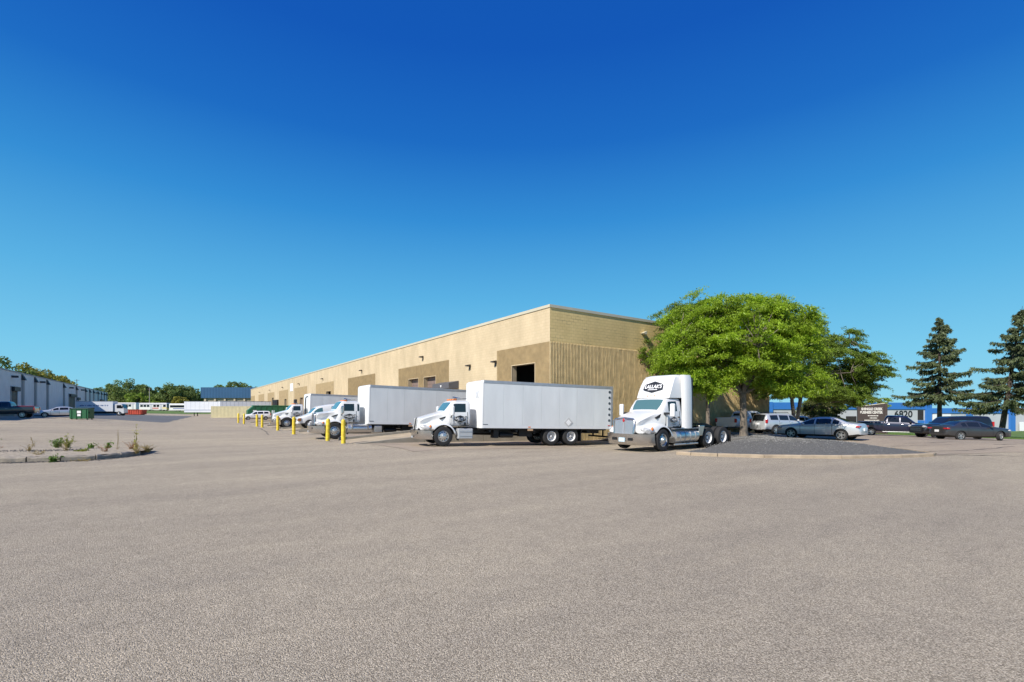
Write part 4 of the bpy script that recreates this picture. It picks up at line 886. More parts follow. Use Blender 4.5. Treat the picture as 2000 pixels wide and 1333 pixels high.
TRW = mat('trailer_white', (.72, .74, .77), .4, var=.05, vscale=.5)
def trailer(label, x, y, yaw, L, stripe):
    T = empty('semi_trailer', (x, y, g(x, y)), yaw); tag(T, label, 'trailer', 'white semi trailers at the far docks'); h = L / 2
    MB().box(-h, h, -1.28, 1.28, 1.15, 4.05).build('box_body', TRW, T, bevel=.03)
    if stripe: MB().box(-h, h, -1.30, -1.281, 1.62, 1.76).build('stripe', mat('stripe_blue', (.12, .17, .30), .5), T)
    else: MB().box(h, h + .03, -1.2, 1.2, 1.2, 4.0).build('rear_door', BLACK, T)
    MB().box(-h - .02, h + .02, -1.31, 1.31, 3.98, 4.09).build('top_rail', ALU, T); MB().box(-h - .02, h + .02, -1.31, 1.31, 1.02, 1.16).build('bottom_rail', ALU, T)
    for k in range(13): MB().box(-h + .5 + k * (L - 1) / 12, -h + .53 + k * (L - 1) / 12, -1.29, -1.281, 1.8, 3.9).build('seam', ALU, T)
    for x_ in (h - 2.6, h - 1.3):
        for y_ in (-1.02, 1.02): wheel(T, 'truck_rear', x_, y_, .505, y_)
    for y_ in (-.8, .8): MB().box(-h + 2.3, -h + 2.45, y_ - .08, y_ + .08, .05, 1.1).build('landing_leg', BLACK, T); MB().box(-h + 2.2, -h + 2.6, y_ - .15, y_ + .15, 0, .05).build('landing_foot', BLACK, T)
    MB().box(h - 3.2, h - .7, -.6, .6, .7, 1.05).build('bogie', BLACK, T)
trailer('white semi trailer with a thin dark stripe standing behind the beige container', 8.1, 156.8, -30, 15.2, True)
trailer('white semi trailer with dark rear doors at the dock behind the green compactor', 13.8, 140, 0, 11.5, False)
# cab-over box truck with blue lettering on the far left
T = empty('cabover_truck', (-11.6, 147.0, g(-11.6, 147)), -16); tag(T, 'white cab over box truck with a line of blue lettering, at the grey building', 'truck')
CT = T
MB().box(-8.2, -1.1, -1.25, 1.25, 1.0, 3.35).build('box_body', TRW, T, bevel=.03); MB().box(-8.2, -1.1, -1.27, 1.27, 3.3, 3.42).build('top_rail', ALU, T)
MB().prism([(-.95, .9), (-.95, 2.75), (.55, 2.75), (.95, 1.75), (1.02, .55), (.5, .5), (-.5, .9)], -1.05, 1.05).build('cab', WHITE, T, bevel=.06, segs=3)
MB().prism([(.58, 2.62), (.60, 2.64), (.97, 1.76), (.95, 1.74)], -.92, .92).build('windscreen', GLASS, T)
for s in (1, -1):
    MB().prism([(-.45, 1.75), (-.45, 2.5), (.42, 2.5), (.78, 1.72)], s * 1.045, s * 1.058).build('door_window', GLASS, T); MB().box(.72, .9, s * 1.15, s * 1.32, 1.9, 2.4).build('mirror', TRIM, T)
    wheel(T, 'truck_front', 0, s * 1.0, .505, s); wheel(T, 'truck_rear', -6.4, s * 1.0, .505, s); MB().box(.5, -8.0, s * .36, s * .46, .62, .95).build('frame_rail', BLACK, T)
    MB().box(-6, -.9, s * .5, s * 1.0, .5, .95).build('side_skirt', BLACK, T)
rl = random.Random(2); x = -7.4
while x < -2.0:      # unreadable line of blue letters
    w = rl.uniform(.12, .3)
    for s in (1, -1): MB().box(x, x + w, s * 1.25, s * 1.256, 2.25, 2.25 + rl.uniform(.2, .3)).build('letter_block', mat('letter_blue', (.08, .14, .3), .6), T)
    x += w + rl.choice((.06, .06, .25))
MB().box(.98, 1.15, -1.0, 1.0, .45, .7).build('bumper', TRIM, T)

BUSW = mat('bus_white', (.74, .74, .74), .4); BUSB = mat('bus_blue', (.06, .09, .28), .5); BUSY = mat('bus_yellow', (.65, .5, .06), .5); BUSR = mat('bus_rust', (.5, .12, .1), .5)
def bus(label, x, y, yaw, L, style):
    T = empty('bus', (x, y, g(x, y) + .03), yaw); tag(T, label, 'bus', 'buses parked on the grass bank')
    MB().box(-L / 2, L / 2, -1.27, 1.27, .35, 3.0).build('body', BUSW, T, bevel=.12, segs=3)
    MB().box(-L / 2 + .2, L / 2 - .2, -1.1, 1.1, 3.0, 3.12).build('roof_unit', BUSW, T, bevel=.05)
    if style == 'band': MB().box(-L / 2 + .4, L / 2 - .1, -1.285, -1.272, 1.55, 2.45).build('window_band', GLASS, T)
    else:
        n = int(L / 1.35)
        for k in range(n):
            if k in (3, 6) and style != 'plain': MB().box(-L / 2 + .5 + k * 1.3, -L / 2 + 1.4 + k * 1.3, -1.29, -1.271, .45, 2.55).build('door', mat('bus_door', (.5, .52, .55), .4), T); continue
            MB().box(-L / 2 + .5 + k * 1.3, -L / 2 + 1.55 + k * 1.3, -1.29, -1.272, 1.5, 2.4).build('window', GLASS, T)
        MB().box(-L / 2 + .3, L / 2 - .3, -1.288, -1.2715, 2.58, 2.78).build('stripe', BUSB, T)
    if style == 'front':
        MB().box(L / 2 - .02, L / 2 + .06, -1.15, 1.15, 1.1, 2.75).build('windscreen', GLASS, T); MB().box(L / 2 - .02, L / 2 + .05, -1.2, 1.2, .45, 1.05).build('front_panel', BUSY, T); MB().box(L / 2 - 2.6, L / 2, -1.289, -1.2725, .9, 1.3).build('side_mark', BUSY, T)
        MB().box(L / 2 - 6.5, L / 2 - 3.2, -1.289, -1.2725, .8, 1.25).build('side_mark', BUSR, T)
    if style == 'band': MB().box(-L / 2 + 1.6, L / 2 - 1, -1.289, -1.2725, .95, 1.25).build('side_mark', BUSB, T)
    for ax in (-L / 2 + 2.6, L / 2 - 2.7):
        for s in (1, -1): wheel(T, 'truck_front', ax, s * 1.08, .48, s)
bus('white bus with blue roof stripe parked behind the red dumpster', *pz(246, 196), -34, 10.0, 'stripe')
bus('white bus with yellow front end parked on the grass', *pz(303, 194), -34, 11.0, 'front')
bus('white coach with one long dark window band beside the yellow fronted bus', *pz(364, 192), -34, 12.0, 'band')

# ------------------------------------------------------------------ grey dock building on the left
LW = mat('grey_white_panel', (.74, .71, .66), .8, var=.07, vscale=.5); LP = mat('pilaster_grey', (.40, .385, .36), .8); LD = mat('scupper_dark', (.05, .055, .06), .6)
LB = empty('dock_building', (-22, 66, 0)); LB.scale = (1.1, 1.1, 1.1); tag(LB, 'long grey white concrete dock building with dark downspouts in shade', 'building')
def lpart(mb, name, m, par=None, **k): mb.v = [(x + 20, y - 60, z) for x, y, z in mb.v]; return mb.build(name, m, par or LB, **k)
lh = [(97.5, 100.5, 1.9, 4.9), (141, 148, 1.7, 5.0), (150, 153, 1.5, 4.4), (190, 197, 1.4, 4.6)]
mb = MB(); wall_rects(mb, 60, 209, -.5, 7.2, lh, -20); mb.f = [tuple(reversed(f)) for f in mb.f]; lpart(mb, 'wall', LW)
lpart(MB().box(-34, -20.01, 60, 209, -.5, 7.15), 'hall', LW); lpart(MB().box(-34.05, -19.94, 59.95, 209.05, 7.15, 7.34), 'coping', LP)
for (y0, y1, z0, z1) in lh:
    lpart(MB().box(-20.0, -19.9, y0 - .2, y0, z0, z1 + .2), 'door_jamb', LP); lpart(MB().box(-20.0, -19.9, y1, y1 + .2, z0, z1 + .2), 'door_jamb', LP); lpart(MB().box(-20.008, -19.96, y0, y1, z0, z1), 'dock_door', BLACK)
    lpart(MB().box(-19.99, -19.55, y0 - .1, y1 + .1, z1 - .5, z1 + .1), 'dock_seal', BLACK)
for k, y in enumerate([103.5, 111.3, 120.2, 135.2, 150.0, 163, 170, 177, 186, 193, 200, 206]):
    p = lpart(MB().box(-19.998, -19.75, y - .35, y + .35, -.3, 6.2), 'pilaster', LP); lpart(MB().prism([(-19.99, 6.21), (-19.99, 7.1), (-19.93, 7.1), (-19.5, 6.21)], y - .4, y + .4), 'scupper', LD)
for y in (98, 115, 142, 157, 182, 199): lpart(MB().box(-19.99, -19.3, y - .2, y + .2, 6.3, 6.6), 'wall_lamp', LD)
for (y0, y1) in ((92, 97), (101, 105.5)):
    rl_ = MB()
    for z in (1.6, 2.1): rl_.tube([(-18.6, y0, z), (-18.6, y1, z)], .035, 6)
    for k in range(5): rl_.tube([(-18.6, lerp(y0, y1, k / 4), .6), (-18.6, lerp(y0, y1, k / 4), 2.1)], .03, 6)
    lpart(rl_, 'railing', BLACK)
lpart(MB().box(-19.99, -18.4, 91.5, 106, .2, 1.5), 'dock_platform', CONCD)

# blue topped building far behind
FB = empty('blue_roofed_building', (12, 200, 0)); tag(FB, 'tan building with deep blue metal fascia beyond the trailer', 'building')
FBL = mat('blue_fascia', (.02, .085, .185), .5, var=.06, vscale=.3); FTN = mat('tan_far_wall', (.46, .40, .30), .85)
M = Matrix.Rotation(R_(-32), 4, 'Z')
def fpart(x0, x1, y0, y1, z0, z1, name, m): return MB().box(x0, x1, y0, y1, z0, z1, M).build(name, m, FB)
fpart(-6, 24, 0, 24, 0, 5.9, 'wall', FTN); fpart(-6.6, 24.6, -.8, 24.6, 5.9, 9.7, 'fascia', FBL)
for k in range(9): fpart(-5.6 + k * 3.4, -5.0 + k * 3.4, -.5, -.01, 0, 5.85, 'pier', FTN)
for k in range(30): fpart(-6.5 + k * 1.03, -6.45 + k * 1.03, -.84, -.805, 5.95, 9.65, 'fascia_seam', FBL)

# blue and grey building on the right
BB = empty('blue_grey_building', (76.8, 38.1, -1.8), -28); tag(BB, 'low grey building with bright blue band and the number 6820', 'building')
BGR = mat('pale_grey_panel', (.46, .48, .50), .8, var=.05, vscale=.6); BBL = mat('bright_blue', (.035, .17, .50), .5, var=.05, vscale=.4)
def bpart(x0, x1, y0, y1, z0, z1, name, m, par=None): return MB().box(x0, x1, y0, y1, z0, z1).build(name, m, par or BB)
bpart(-22, 26, 0, 28, -1.5, 3.7, 'wall', BGR); bpart(-22.1, 26, -.14, 28.1, 3.7, 4.78, 'blue_band', BBL)
bpart(26.01, 80, .4, 28, -1.5, 3.05, 'low_wall', BGR); bpart(26.01, 80.1, .26, 28.1, 3.05, 3.88, 'low_blue_band', BBL)
for x in (-12, -2, 7.6): bpart(x, x + .9, -.26, -.01, -1.5, 4.84, 'blue_pier', BBL)
for x in (25.5, 33.5, 41.5, 49, 57, 65): bpart(x, x + 1.0, (-.3 if x < 26 else .1), (-.01 if x < 26 else .39), -1.5, (4.84 if x < 26 else 3.92), 'blue_pier', BBL)
bpart(24.2, 25.2, -.06, -.001, 2.0, 3.6, 'window', GLASS); bpart(24.2, 25.4, -.07, -.0015, .0, 1.9, 'blue_door', BBL)
for x in (-19, -15.5, -8, -4.6, 2, 5, 11.5): bpart(x, x + 1.8, -.05, -.001, .9, 2.6, 'window', GLASS)
bpart(27.4, 30.6, .3, .39, 1.6, 2.9, 'wall_notice', LETTER); bpart(43.2, 45.2, .02, .09, .1, 1.6, 'wall_notice', LETTER)
for x in (35.4, 16.2): MB().tube([(x, .2, 2.4), (x + .5, .2, 1.3)] if x > 30 else [(x, -.15, 3.3), (x + .1, -.15, 3.1)], .08).build('wall_lamp', LAMPM, BB)
text(BB, '6820', 1.42, (21.6, -.06, 2.9), (1, 0, 0), (0, 0, 1), INK, name='house_number', bold=.03, sx=1.15)

# brown monument sign
SG = empty('business_sign', (63.6, 21.6, g(63.6, 21.6)), -88); tag(SG, 'brown monument sign reading Shingle Creek Business Center behind the navy pickup', 'sign')
SGB = mat('sign_brown', (.048, .034, .03), .7, var=.1, vscale=2); SGT = mat('sign_letter', (.62, .60, .55), .6)
SG.rotation_euler = (0, 0, R_(-62)); SG.scale = (.9, .9, .9)
MB().prism([(-1.25, -.1), (-1.25, 3.35), (1.45, 3.75), (1.45, -.1)], -.22, .22).build('panel', SGB, SG)
MB().prism([(-1.32, 3.352), (-1.32, 3.43), (1.52, 3.84), (1.52, 3.762)], -.27, .27).build('cap', COPING, SG)
MB().box(1.452, 1.75, -.3, .3, -.1, 3.78).build('side_pier', SGB, SG)
text(SG, 'SHINGLE CREEK', .42, (.2, -.225, 3.08), (1, 0, 0), (0, 0, 1), SGT, bold=.018, sx=.70); text(SG, 'BUSINESS CENTER', .42, (.14, -.225, 2.66), (1, 0, 0), (0, 0, 1), SGT, bold=.018, sx=.66)
for z, w, x in ((2.26, 1.0, .3), (1.98, .7, .35), (1.70, 1.5, .2), (1.42, .8, .3)):
    k = x - w / 2; rr = random.Random(int(z * 100))
    while k < x + w / 2:      # unreadable small lines
        b = rr.uniform(.06, .16); MB().box(k, k + b, -.232, -.221, z - .055, z + .055).build('small_print', SGT, SG); k += b + .03

# ------------------------------------------------------------------ tree island with kerb and stone mulch
ISL = [(17.35, 12.45), (17.75, 11.4), (18.85, 9.95), (19.9, 8.95), (21.1, 8.1), (22.9, 7.2), (24.6, 6.55), (25.5, 6.55), (25.9, 6.95), (27.2, 8.2), (27.9, 10.3), (28.2, 12.4), (29.4, 16.8), (33.0, 17.6), (34.4, 24.6), (24.2, 24.6), (23.9, 17.0), (23.9, 13.5), (21.5, 13.15), (18.9, 12.95)]
cen = Vector((26.0, 13.2))
mb = MB(); rr = random.Random(5); NR = 14; nI = len(ISL); DEN = []
for i in range(nI):
    a, b = Vector(ISL[i]), Vector(ISL[(i + 1) % nI]); m_ = max(1, int((b - a).length / .5))
    DEN += [a.lerp(b, k / m_) for k in range(m_)]
nD = len(DEN)
def mulch_h(t): return .10 + .26 * sst(0, .5, t)
for k in range(NR):
    t = k / NR
    for p in DEN:
        q = p.lerp(cen, t); mb.v.append((q.x, q.y, g(p.x, p.y) * (1 - t) + mulch_h(t) + (rr.uniform(-.025, .025) if k else 0)))
mb.v.append((cen.x, cen.y, .36))
for k in range(NR - 1):
    for j in range(nD): mb.f.append((k * nD + j, k * nD + (j + 1) % nD, (k + 1) * nD + (j + 1) % nD, (k + 1) * nD + j))
for j in range(nD): mb.f.append(((NR - 1) * nD + j, (NR - 1) * nD + (j + 1) % nD, NR * nD))
tag(struct(mb.build('mulch_bed', MULCH, smooth=60)), 'bed of grey stone mulch under the locust trees')
mb = MB()
for i in range(12000):
    p = DEN[rr.randrange(nD)]; t = rr.random() ** .8 * .95; q = p.lerp(cen, t); q += Vector((rr.uniform(-.25, .25), rr.uniform(-.25, .25))) * (1 if t > .06 else 0)
    z = mulch_h(t) + g(p.x, p.y) * (1 - t) + .01; s_ = rr.uniform(.012, .03); a = rr.uniform(0, 6.28)
    R3 = [(q.x + s_ * math.cos(a + k * 2.09) * rr.uniform(.7, 1.3), q.y + s_ * math.sin(a + k * 2.09) * rr.uniform(.7, 1.3), z - .01) for k in range(3)]
    mb.add(R3 + [(q.x + rr.uniform(-.01, .01), q.y + rr.uniform(-.01, .01), z + s_ * rr.uniform(.1, .6))], [(0, 1, 3), (1, 2, 3), (2, 0, 3)])
tag(mb.build('mulch_stones', STONE), 'loose grey stones scattered over the mulch bed', 'stones', kind='stuff')
def sweep_kerb(T, pts, w, h, m, gap=.012, rough=0.0, seed=1, jagged=0.0):
    """kerb stones along a polyline, one mesh for each stone"""
    rk = random.Random(seed); pts = [Vector(p) for p in pts]
    def nrm(i):
        d = (pts[min(i + 1, len(pts) - 1)] - pts[max(i - 1, 0)]).normalized(); return Vector((-d.y, d.x))
    for i in range(len(pts) - 1):
        a, b = pts[i], pts[i + 1]; na, nb_ = nrm(i), nrm(i + 1); d = (b - a).normalized(); n = 6; R = []
        for k in range(n + 1):
            t = k / n; p = (a + d * gap).lerp(b - d * gap, t); nn = na.lerp(nb_, t); zz = g(p.x, p.y); j = rk.uniform(-rough, rough); j2 = rk.uniform(-rough, rough); hh = h * (1 - (jagged * rk.random() if jagged else 0))
            R.append([(p.x + nn.x * (o + (j if o < w * .5 else 0)), p.y + nn.y * (o + (j if o < w * .5 else 0)), zz + q) for o, q in ((0, -.1), (0.0, hh * .75 + j2 * .4), (w * .18, hh + j2 * .4), (w, hh), (w, -.1))])
        MB().rings(R).build('kerb_stone', m, T, smooth=35)
KB = struct(empty('kerb')); KB['label'] = 'pale concrete kerb around the tree island'
fr = [(17.2, 12.75), (17.28, 12.1), (17.75, 11.2), (18.75, 9.85), (20.9, 8.0), (23.3, 6.85), (25.0, 6.3), (25.75, 6.4), (26.2, 6.95), (27.45, 8.3), (28.15, 10.3), (28.5, 12.4), (29.7, 16.6), (33.2, 17.35)]
sweep_kerb(KB, fr, .18, .13, KERB, .012, .012, 1, .06)
# broken island on the left with old kerb, gravel and weeds
KB2 = struct(empty('old_kerb')); KB2['label'] = 'crumbling old kerb on the left of the yard'
KP = [(-9.6, 25.9), (-7.3, 25.0), (-5.3, 24.35), (-4.55, 24.1), (-3.6, 23.8), (-2.6, 23.75), (-1.9, 24.3), (-1.35, 25.2)]
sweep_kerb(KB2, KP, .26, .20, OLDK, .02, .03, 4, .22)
mb = MB(); ed = [Vector(p) + Vector((0.1, .2)) for p in KP] + [Vector((-1.0, 27.0))]; bk = [Vector((-12.5, 40)), Vector((-10.2, 38.5)), Vector((-8, 37)), Vector((-6.6, 36)), Vector((-5.4, 34.6)), Vector((-4.2, 33)), Vector((-3.0, 31)), Vector((-2.0, 29)), Vector((-1.1, 27.4))]
NN = 10; rr = random.Random(9)
for i in range(len(ed)):
    for k in range(NN + 1):
        t = k / NN; p = ed[i].lerp(bk[i], t); hz = .17 * (1 - sst(.25, 1, t)) + rr.uniform(-.012, .02); p += Vector((rr.uniform(-.12, .12), rr.uniform(-.12, .12))) * (1 if 0 < k else 0)
        mb.v.append((p.x, p.y, g(p.x, p.y) + (hz if k < NN else -.02)))
mb.f = [(i * (NN + 1) + k, (i + 1) * (NN + 1) + k, (i + 1) * (NN + 1) + k + 1, i * (NN + 1) + k + 1) for i in range(len(ed) - 1) for k in range(NN)]
tag(struct(mb.build('gravel_bed', GRAVEL, smooth=70)), 'sandy gravel behind the old kerb')
mb = MB()
for i in range(2600):
    if i < 1500: t = rr.uniform(0, 1); a = Vector((-9.5, 29.2)).lerp(Vector((-3.3, 27.2)), t); p = a + Vector((rr.gauss(0, .2), rr.gauss(0, .35)))
    else:
        ki = rr.randrange(len(KP) - 1); a = Vector(KP[ki]); b = Vector(KP[ki + 1]); p = a.lerp(b, rr.random()) + Vector((rr.gauss(0, .12), -abs(rr.gauss(0, .18)) - .02))
    s_ = rr.uniform(.012, .045); z = g(p.x, p.y) + (.16 if i < 1500 else 0.0); an = rr.uniform(0, 6.28)
    mb.add([(p.x + s_ * math.cos(an + k * 2.09) * rr.uniform(.7, 1.3), p.y + s_ * math.sin(an + k * 2.09) * rr.uniform(.7, 1.3), z - .01) for k in range(3)] + [(p.x, p.y, z + s_ * rr.uniform(.5, 1.1))], [(0, 1, 3), (1, 2, 3), (2, 0, 3)])
tag(mb.build('rubble', DGRAV), 'dark loose gravel and crumbs of kerb', 'gravel', kind='stuff')

# ------------------------------------------------------------------ vegetation
def leaf_mesh(name, C, L, W, m, rs, droop=0.0, D=None, flat=0.0):
    """one small quad for each leaf: C centres, D preferred directions"""
    n = len(C); C = np.asarray(C, float)
    d = rs.normal(size=(n, 3)) if D is None else np.asarray(D, float) + rs.normal(size=(n, 3)) * .45
    d[:, 2] -= droop; d /= np.linalg.norm(d, axis=1)[:, None] + 1e-9
    s = rs.normal(size=(n, 3)); s[:, 2] *= (1 - flat); s -= d * np.sum(s * d, 1)[:, None]; s /= np.linalg.norm(s, axis=1)[:, None] + 1e-9
    l = L * rs.uniform(.6, 1.3, (n, 1)) * .5; w = W * rs.uniform(.6, 1.3, (n, 1)) * .5
    V = np.stack([C - d * l, C + s * w - d * l * .1, C + d * l, C - s * w - d * l * .1], 1).reshape(-1, 3)
    me = bpy.data.meshes.new(name); me.vertices.add(4 * n); me.loops.add(4 * n); me.polygons.add(n)
    me.vertices.foreach_set('co', V.ravel()); me.loops.foreach_set('vertex_index', np.arange(4 * n)); me.polygons.foreach_set('loop_start', np.arange(0, 4 * n, 4))
    me.update(calc_edges=True); me.materials.append(m)
    return me
def curve_pts(a, b, n, sag, rs):
    a, b = np.array(a, float), np.array(b, float); P = []
    for i in range(n + 1):
        t = i / n; p = a + (b - a) * t; p[2] += sag * math.sin(math.pi * t) ; p += rs.normal(size=3) * .04 * np.linalg.norm(b - a) * math.sin(math.pi * t) * .6; P.append(tuple(p))
    return P
def locust(label, x, y, z0, trunk_h, blobs, seed, m, tr=.24, lean=(0, 0), nclump=170, per=330, forks=6, leafL=.17, leafW=.055, group='locust trees on the island', split=False):
    """blobs: (dx, dy, z, rx, ry, rz) crown volumes relative to the trunk foot"""
    T = empty('locust_tree', (x, y, z0)); tag(T, label, 'tree', group); rs = np.random.RandomState(seed); mb = MB()
    fork = np.array([lean[0], lean[1], trunk_h])
    if split: trunks = [np.array([-.35, .1, trunk_h]), np.array([.65, -.2, trunk_h * 1.1])]
    else: trunks = [fork]
    for f in trunks: mb.tube([(f[0] * .1, f[1] * .1, -.25), (f[0] * .1, f[1] * .1, .05), (f[0] * .3, f[1] * .3, trunk_h * .3), (f[0] * .6 + rs.normal() * .03, f[1] * .6, trunk_h * .66), tuple(f)], [tr * 1.7, tr * 1.25, tr, tr * .92, tr * .95], 12)
    mb.build('trunk', BARK, T, smooth=60)
    vol = np.array([b[3] * b[4] * b[5] for b in blobs]) ** .62; vol = vol / vol.sum(); CL = []
    for i in range(nclump):
        b = blobs[rs.choice(len(blobs), p=vol)]; v = rs.normal(size=3); v /= np.linalg.norm(v); r_ = rs.uniform(.12, 1.0) ** .42 * (rs.uniform(.95, 1.3) if rs.rand() < .3 else 1)
        CL.append(np.array([b[0] + v[0] * b[3] * r_, b[1] + v[1] * b[4] * r_, b[2] + v[2] * b[5] * r_]))
    CL = np.array(CL)
    # limbs reach towards well spread clumps, every clump hangs on the nearest limb point
    limb_t = [CL[rs.randint(nclump)]]
    while len(limb_t) < forks:
        d = np.min([np.linalg.norm(CL - l, axis=1) for l in limb_t], 0); limb_t.append(CL[np.argmax(d * rs.uniform(.7, 1, nclump))])
    lm = MB(); LP_ = []; LR = []
    for l in limb_t:
        f = trunks[rs.randint(len(trunks))]; P = curve_pts(f, f + (l - f) * .88, 6, .35 * np.linalg.norm((l - f)[:2]) * .5, rs); rad = [max(.02, tr * .62 * (1 - .82 * k / 6)) for k in range(7)]
        lm.tube(P, rad, 8); LP_ += P[1:]; LR += rad[1:]
    LA = np.array(LP_); tw = MB()
    for c in CL:
        k = np.argmin(np.linalg.norm(LA - c, axis=1) + .25 * np.abs(LA[:, 2] - c[2])); tw.tube(curve_pts(LA[k], c, 3, .12, rs), [min(.045, LR[k] * .6), .03, .018, .008], 5)
    lm.v += []; lm.build('limb', BARK, T, smooth=60); tw.build('branches', BARK, T)['kind'] = 'stuff'
    C = []; D = []
    for c in CL:
        out = c - np.array([blobs[0][0], blobs[0][1], c[2] - .4]); out /= np.linalg.norm(out) + 1e-6
        nf = 9; sc = rs.uniform(.75, 1.25)
        for f in range(nf):          # feathery sprays spreading from the twig and arching over
            a = rs.uniform(0, 2 * math.pi); dr = np.array([math.cos(a), math.sin(a), rs.uniform(-.15, .35)]) + out * .7; dr /= np.linalg.norm(dr); ln = rs.uniform(.45, 1.05) * sc
            n = per // nf; t = rs.uniform(.05, 1, n)[:, None]
            p = c + dr * t * ln + np.array([0, 0, -1]) * (t ** 2) * .38 * ln + rs.normal(size=(n, 3)) * (.10 * (1.15 - t * .6)); C.append(p)
            q = dr * .5 + rs.normal(size=(n, 3)) * .55; D.append(q)
    C = np.concatenate(C); D = np.concatenate(D)
    link('crown', leaf_mesh('crown', C, leafL, leafW, m, rs, .35, D, .35), T)
    return T
# crown volumes in the axes right / away of the view from the yard are turned into x, y
def bl(L): return [(r_ * RX + a * FX, r_ * RY + a * FY, z, rx, rx, rz) for r_, a, z, rx, rz in L]
locust('tall bright green locust tree with a bare forked trunk in the stone mulch', 26.9, 15.3, .30, 2.5,
       bl([(-.3, 0, 6.0, 2.9, 2.0), (-3.1, -.2, 4.9, 2.0, 1.6), (-2.3, .3, 6.9, 1.9, 1.2), (.8, 0, 7.1, 1.8, 1.0), (1.9, .2, 5.0, 1.8, 1.5), (-4.3, 0, 4.4, 1.0, .8), (-3.3, -.3, 3.2, 1.0, .8), (-2.3, -.4, 2.9, 1.1, .7), (-1.3, -.5, 3.3, 1.1, .7), (1.7, -.3, 3.2, 1.3, .8), (3.2, .2, 3.4, 1.5, .9), (3.0, .2, 5.6, 1.5, 1.2), (2.6, 0, 7.0, 1.2, .8), (0.2, -.6, 4.5, 2.3, .9)]), 21, LEAF1, tr=.20, lean=(-.05, .05), nclump=580, per=320, forks=9)
locust('locust tree close to the ribbed wall behind the brighter tree', 33.6, 22.0, .25, 2.6,
       bl([(-1.0, -.4, 7.4, 2.6, 1.7), (-3.3, -.4, 6.3, 2.0, 1.5), (1.4, -.8, 6.8, 2.2, 1.6), (-2.6, -.8, 8.6, 1.6, 1.0), (-.6, -.5, 9.2, 1.5, .8), (0, -1, 5.0, 2.4, 1.1), (-1.7, -.8, 4.4, 1.8, .8), (1.3, -.8, 4.4, 1.8, .8)]), 22, LEAF2, tr=.15, nclump=300, per=300, forks=7)
locust('spreading locust tree with two trunks behind the parked cars', 45.0, 20.9, g(45, 20.9), 3.0,
       bl([(1.0, 0, 7.2, 3.2, 2.2), (4.0, 0, 6.3, 2.8, 1.8), (6.2, 0, 5.6, 1.9, 1.4), (-2.2, 0, 6.2, 2.4, 1.8), (1.6, 0, 9.3, 1.4, .9), (3.6, 0, 8.2, 1.8, 1.0), (5.4, .3, 4.2, 2.0, 1.1), (0, -.2, 4.9, 2.4, 1.1), (-1.8, -.3, 4.0, 2.0, 1.1), (2.6, -.4, 3.8, 2.1, 1.0), (4.6, 0, 3.4, 1.7, .8), (.4, -.8, 3.9, 1.6, .9), (-3.4, -.3, 5.2, 1.8, 1.2)]), 23, LEAF2, tr=.16, nclump=520, per=290, forks=9, split=True, leafL=.2, leafW=.065)
locust('dense low olive green tree beside the business sign', 58.0, 22.8, g(58, 22.8), 1.7,
       bl([(-1.2, 0, 3.5, 1.9, 1.4), (-2.2, 0, 2.7, 1.3, 1.0), (-.2, 0, 3.9, 1.2, 1.1), (-.9, 0, 4.9, 1.5, 1.1), (-.6, 0, 2.0, 1.1, .6)]), 24, LEAF3, tr=.16, nclump=90, per=300, forks=6, leafL=.2, leafW=.08, group='trees around the car park')
locust('green tree showing between the locust trees behind the car park', 78.0, 31.0, g(78, 31), 2.4,
       bl([(0, 0, 4.2, 2.6, 1.6), (-1.6, 0, 3.6, 2.0, 1.2), (3.0, 0, 3.6, 2.2, 1.4), (6.0, 0, 3.9, 2.2, 1.3)]), 25, FARL3, tr=.18, nclump=60, per=220, forks=5, leafL=.32, leafW=.14, group='trees around the car park')
locust('green broadleaf tree right of the leaning spruce', 78.2, 6.6, g(76, 8), 3.4,
       bl([(2.4, 0, 7.6, 2.6, 2.6), (1.8, 0, 5.0, 2.6, 1.8), (3.8, 0, 10.2, 2.0, 1.6)]), 26, LEAF2, tr=.2, nclump=90, per=240, forks=6, leafL=.26, leafW=.11, group='trees around the car park')
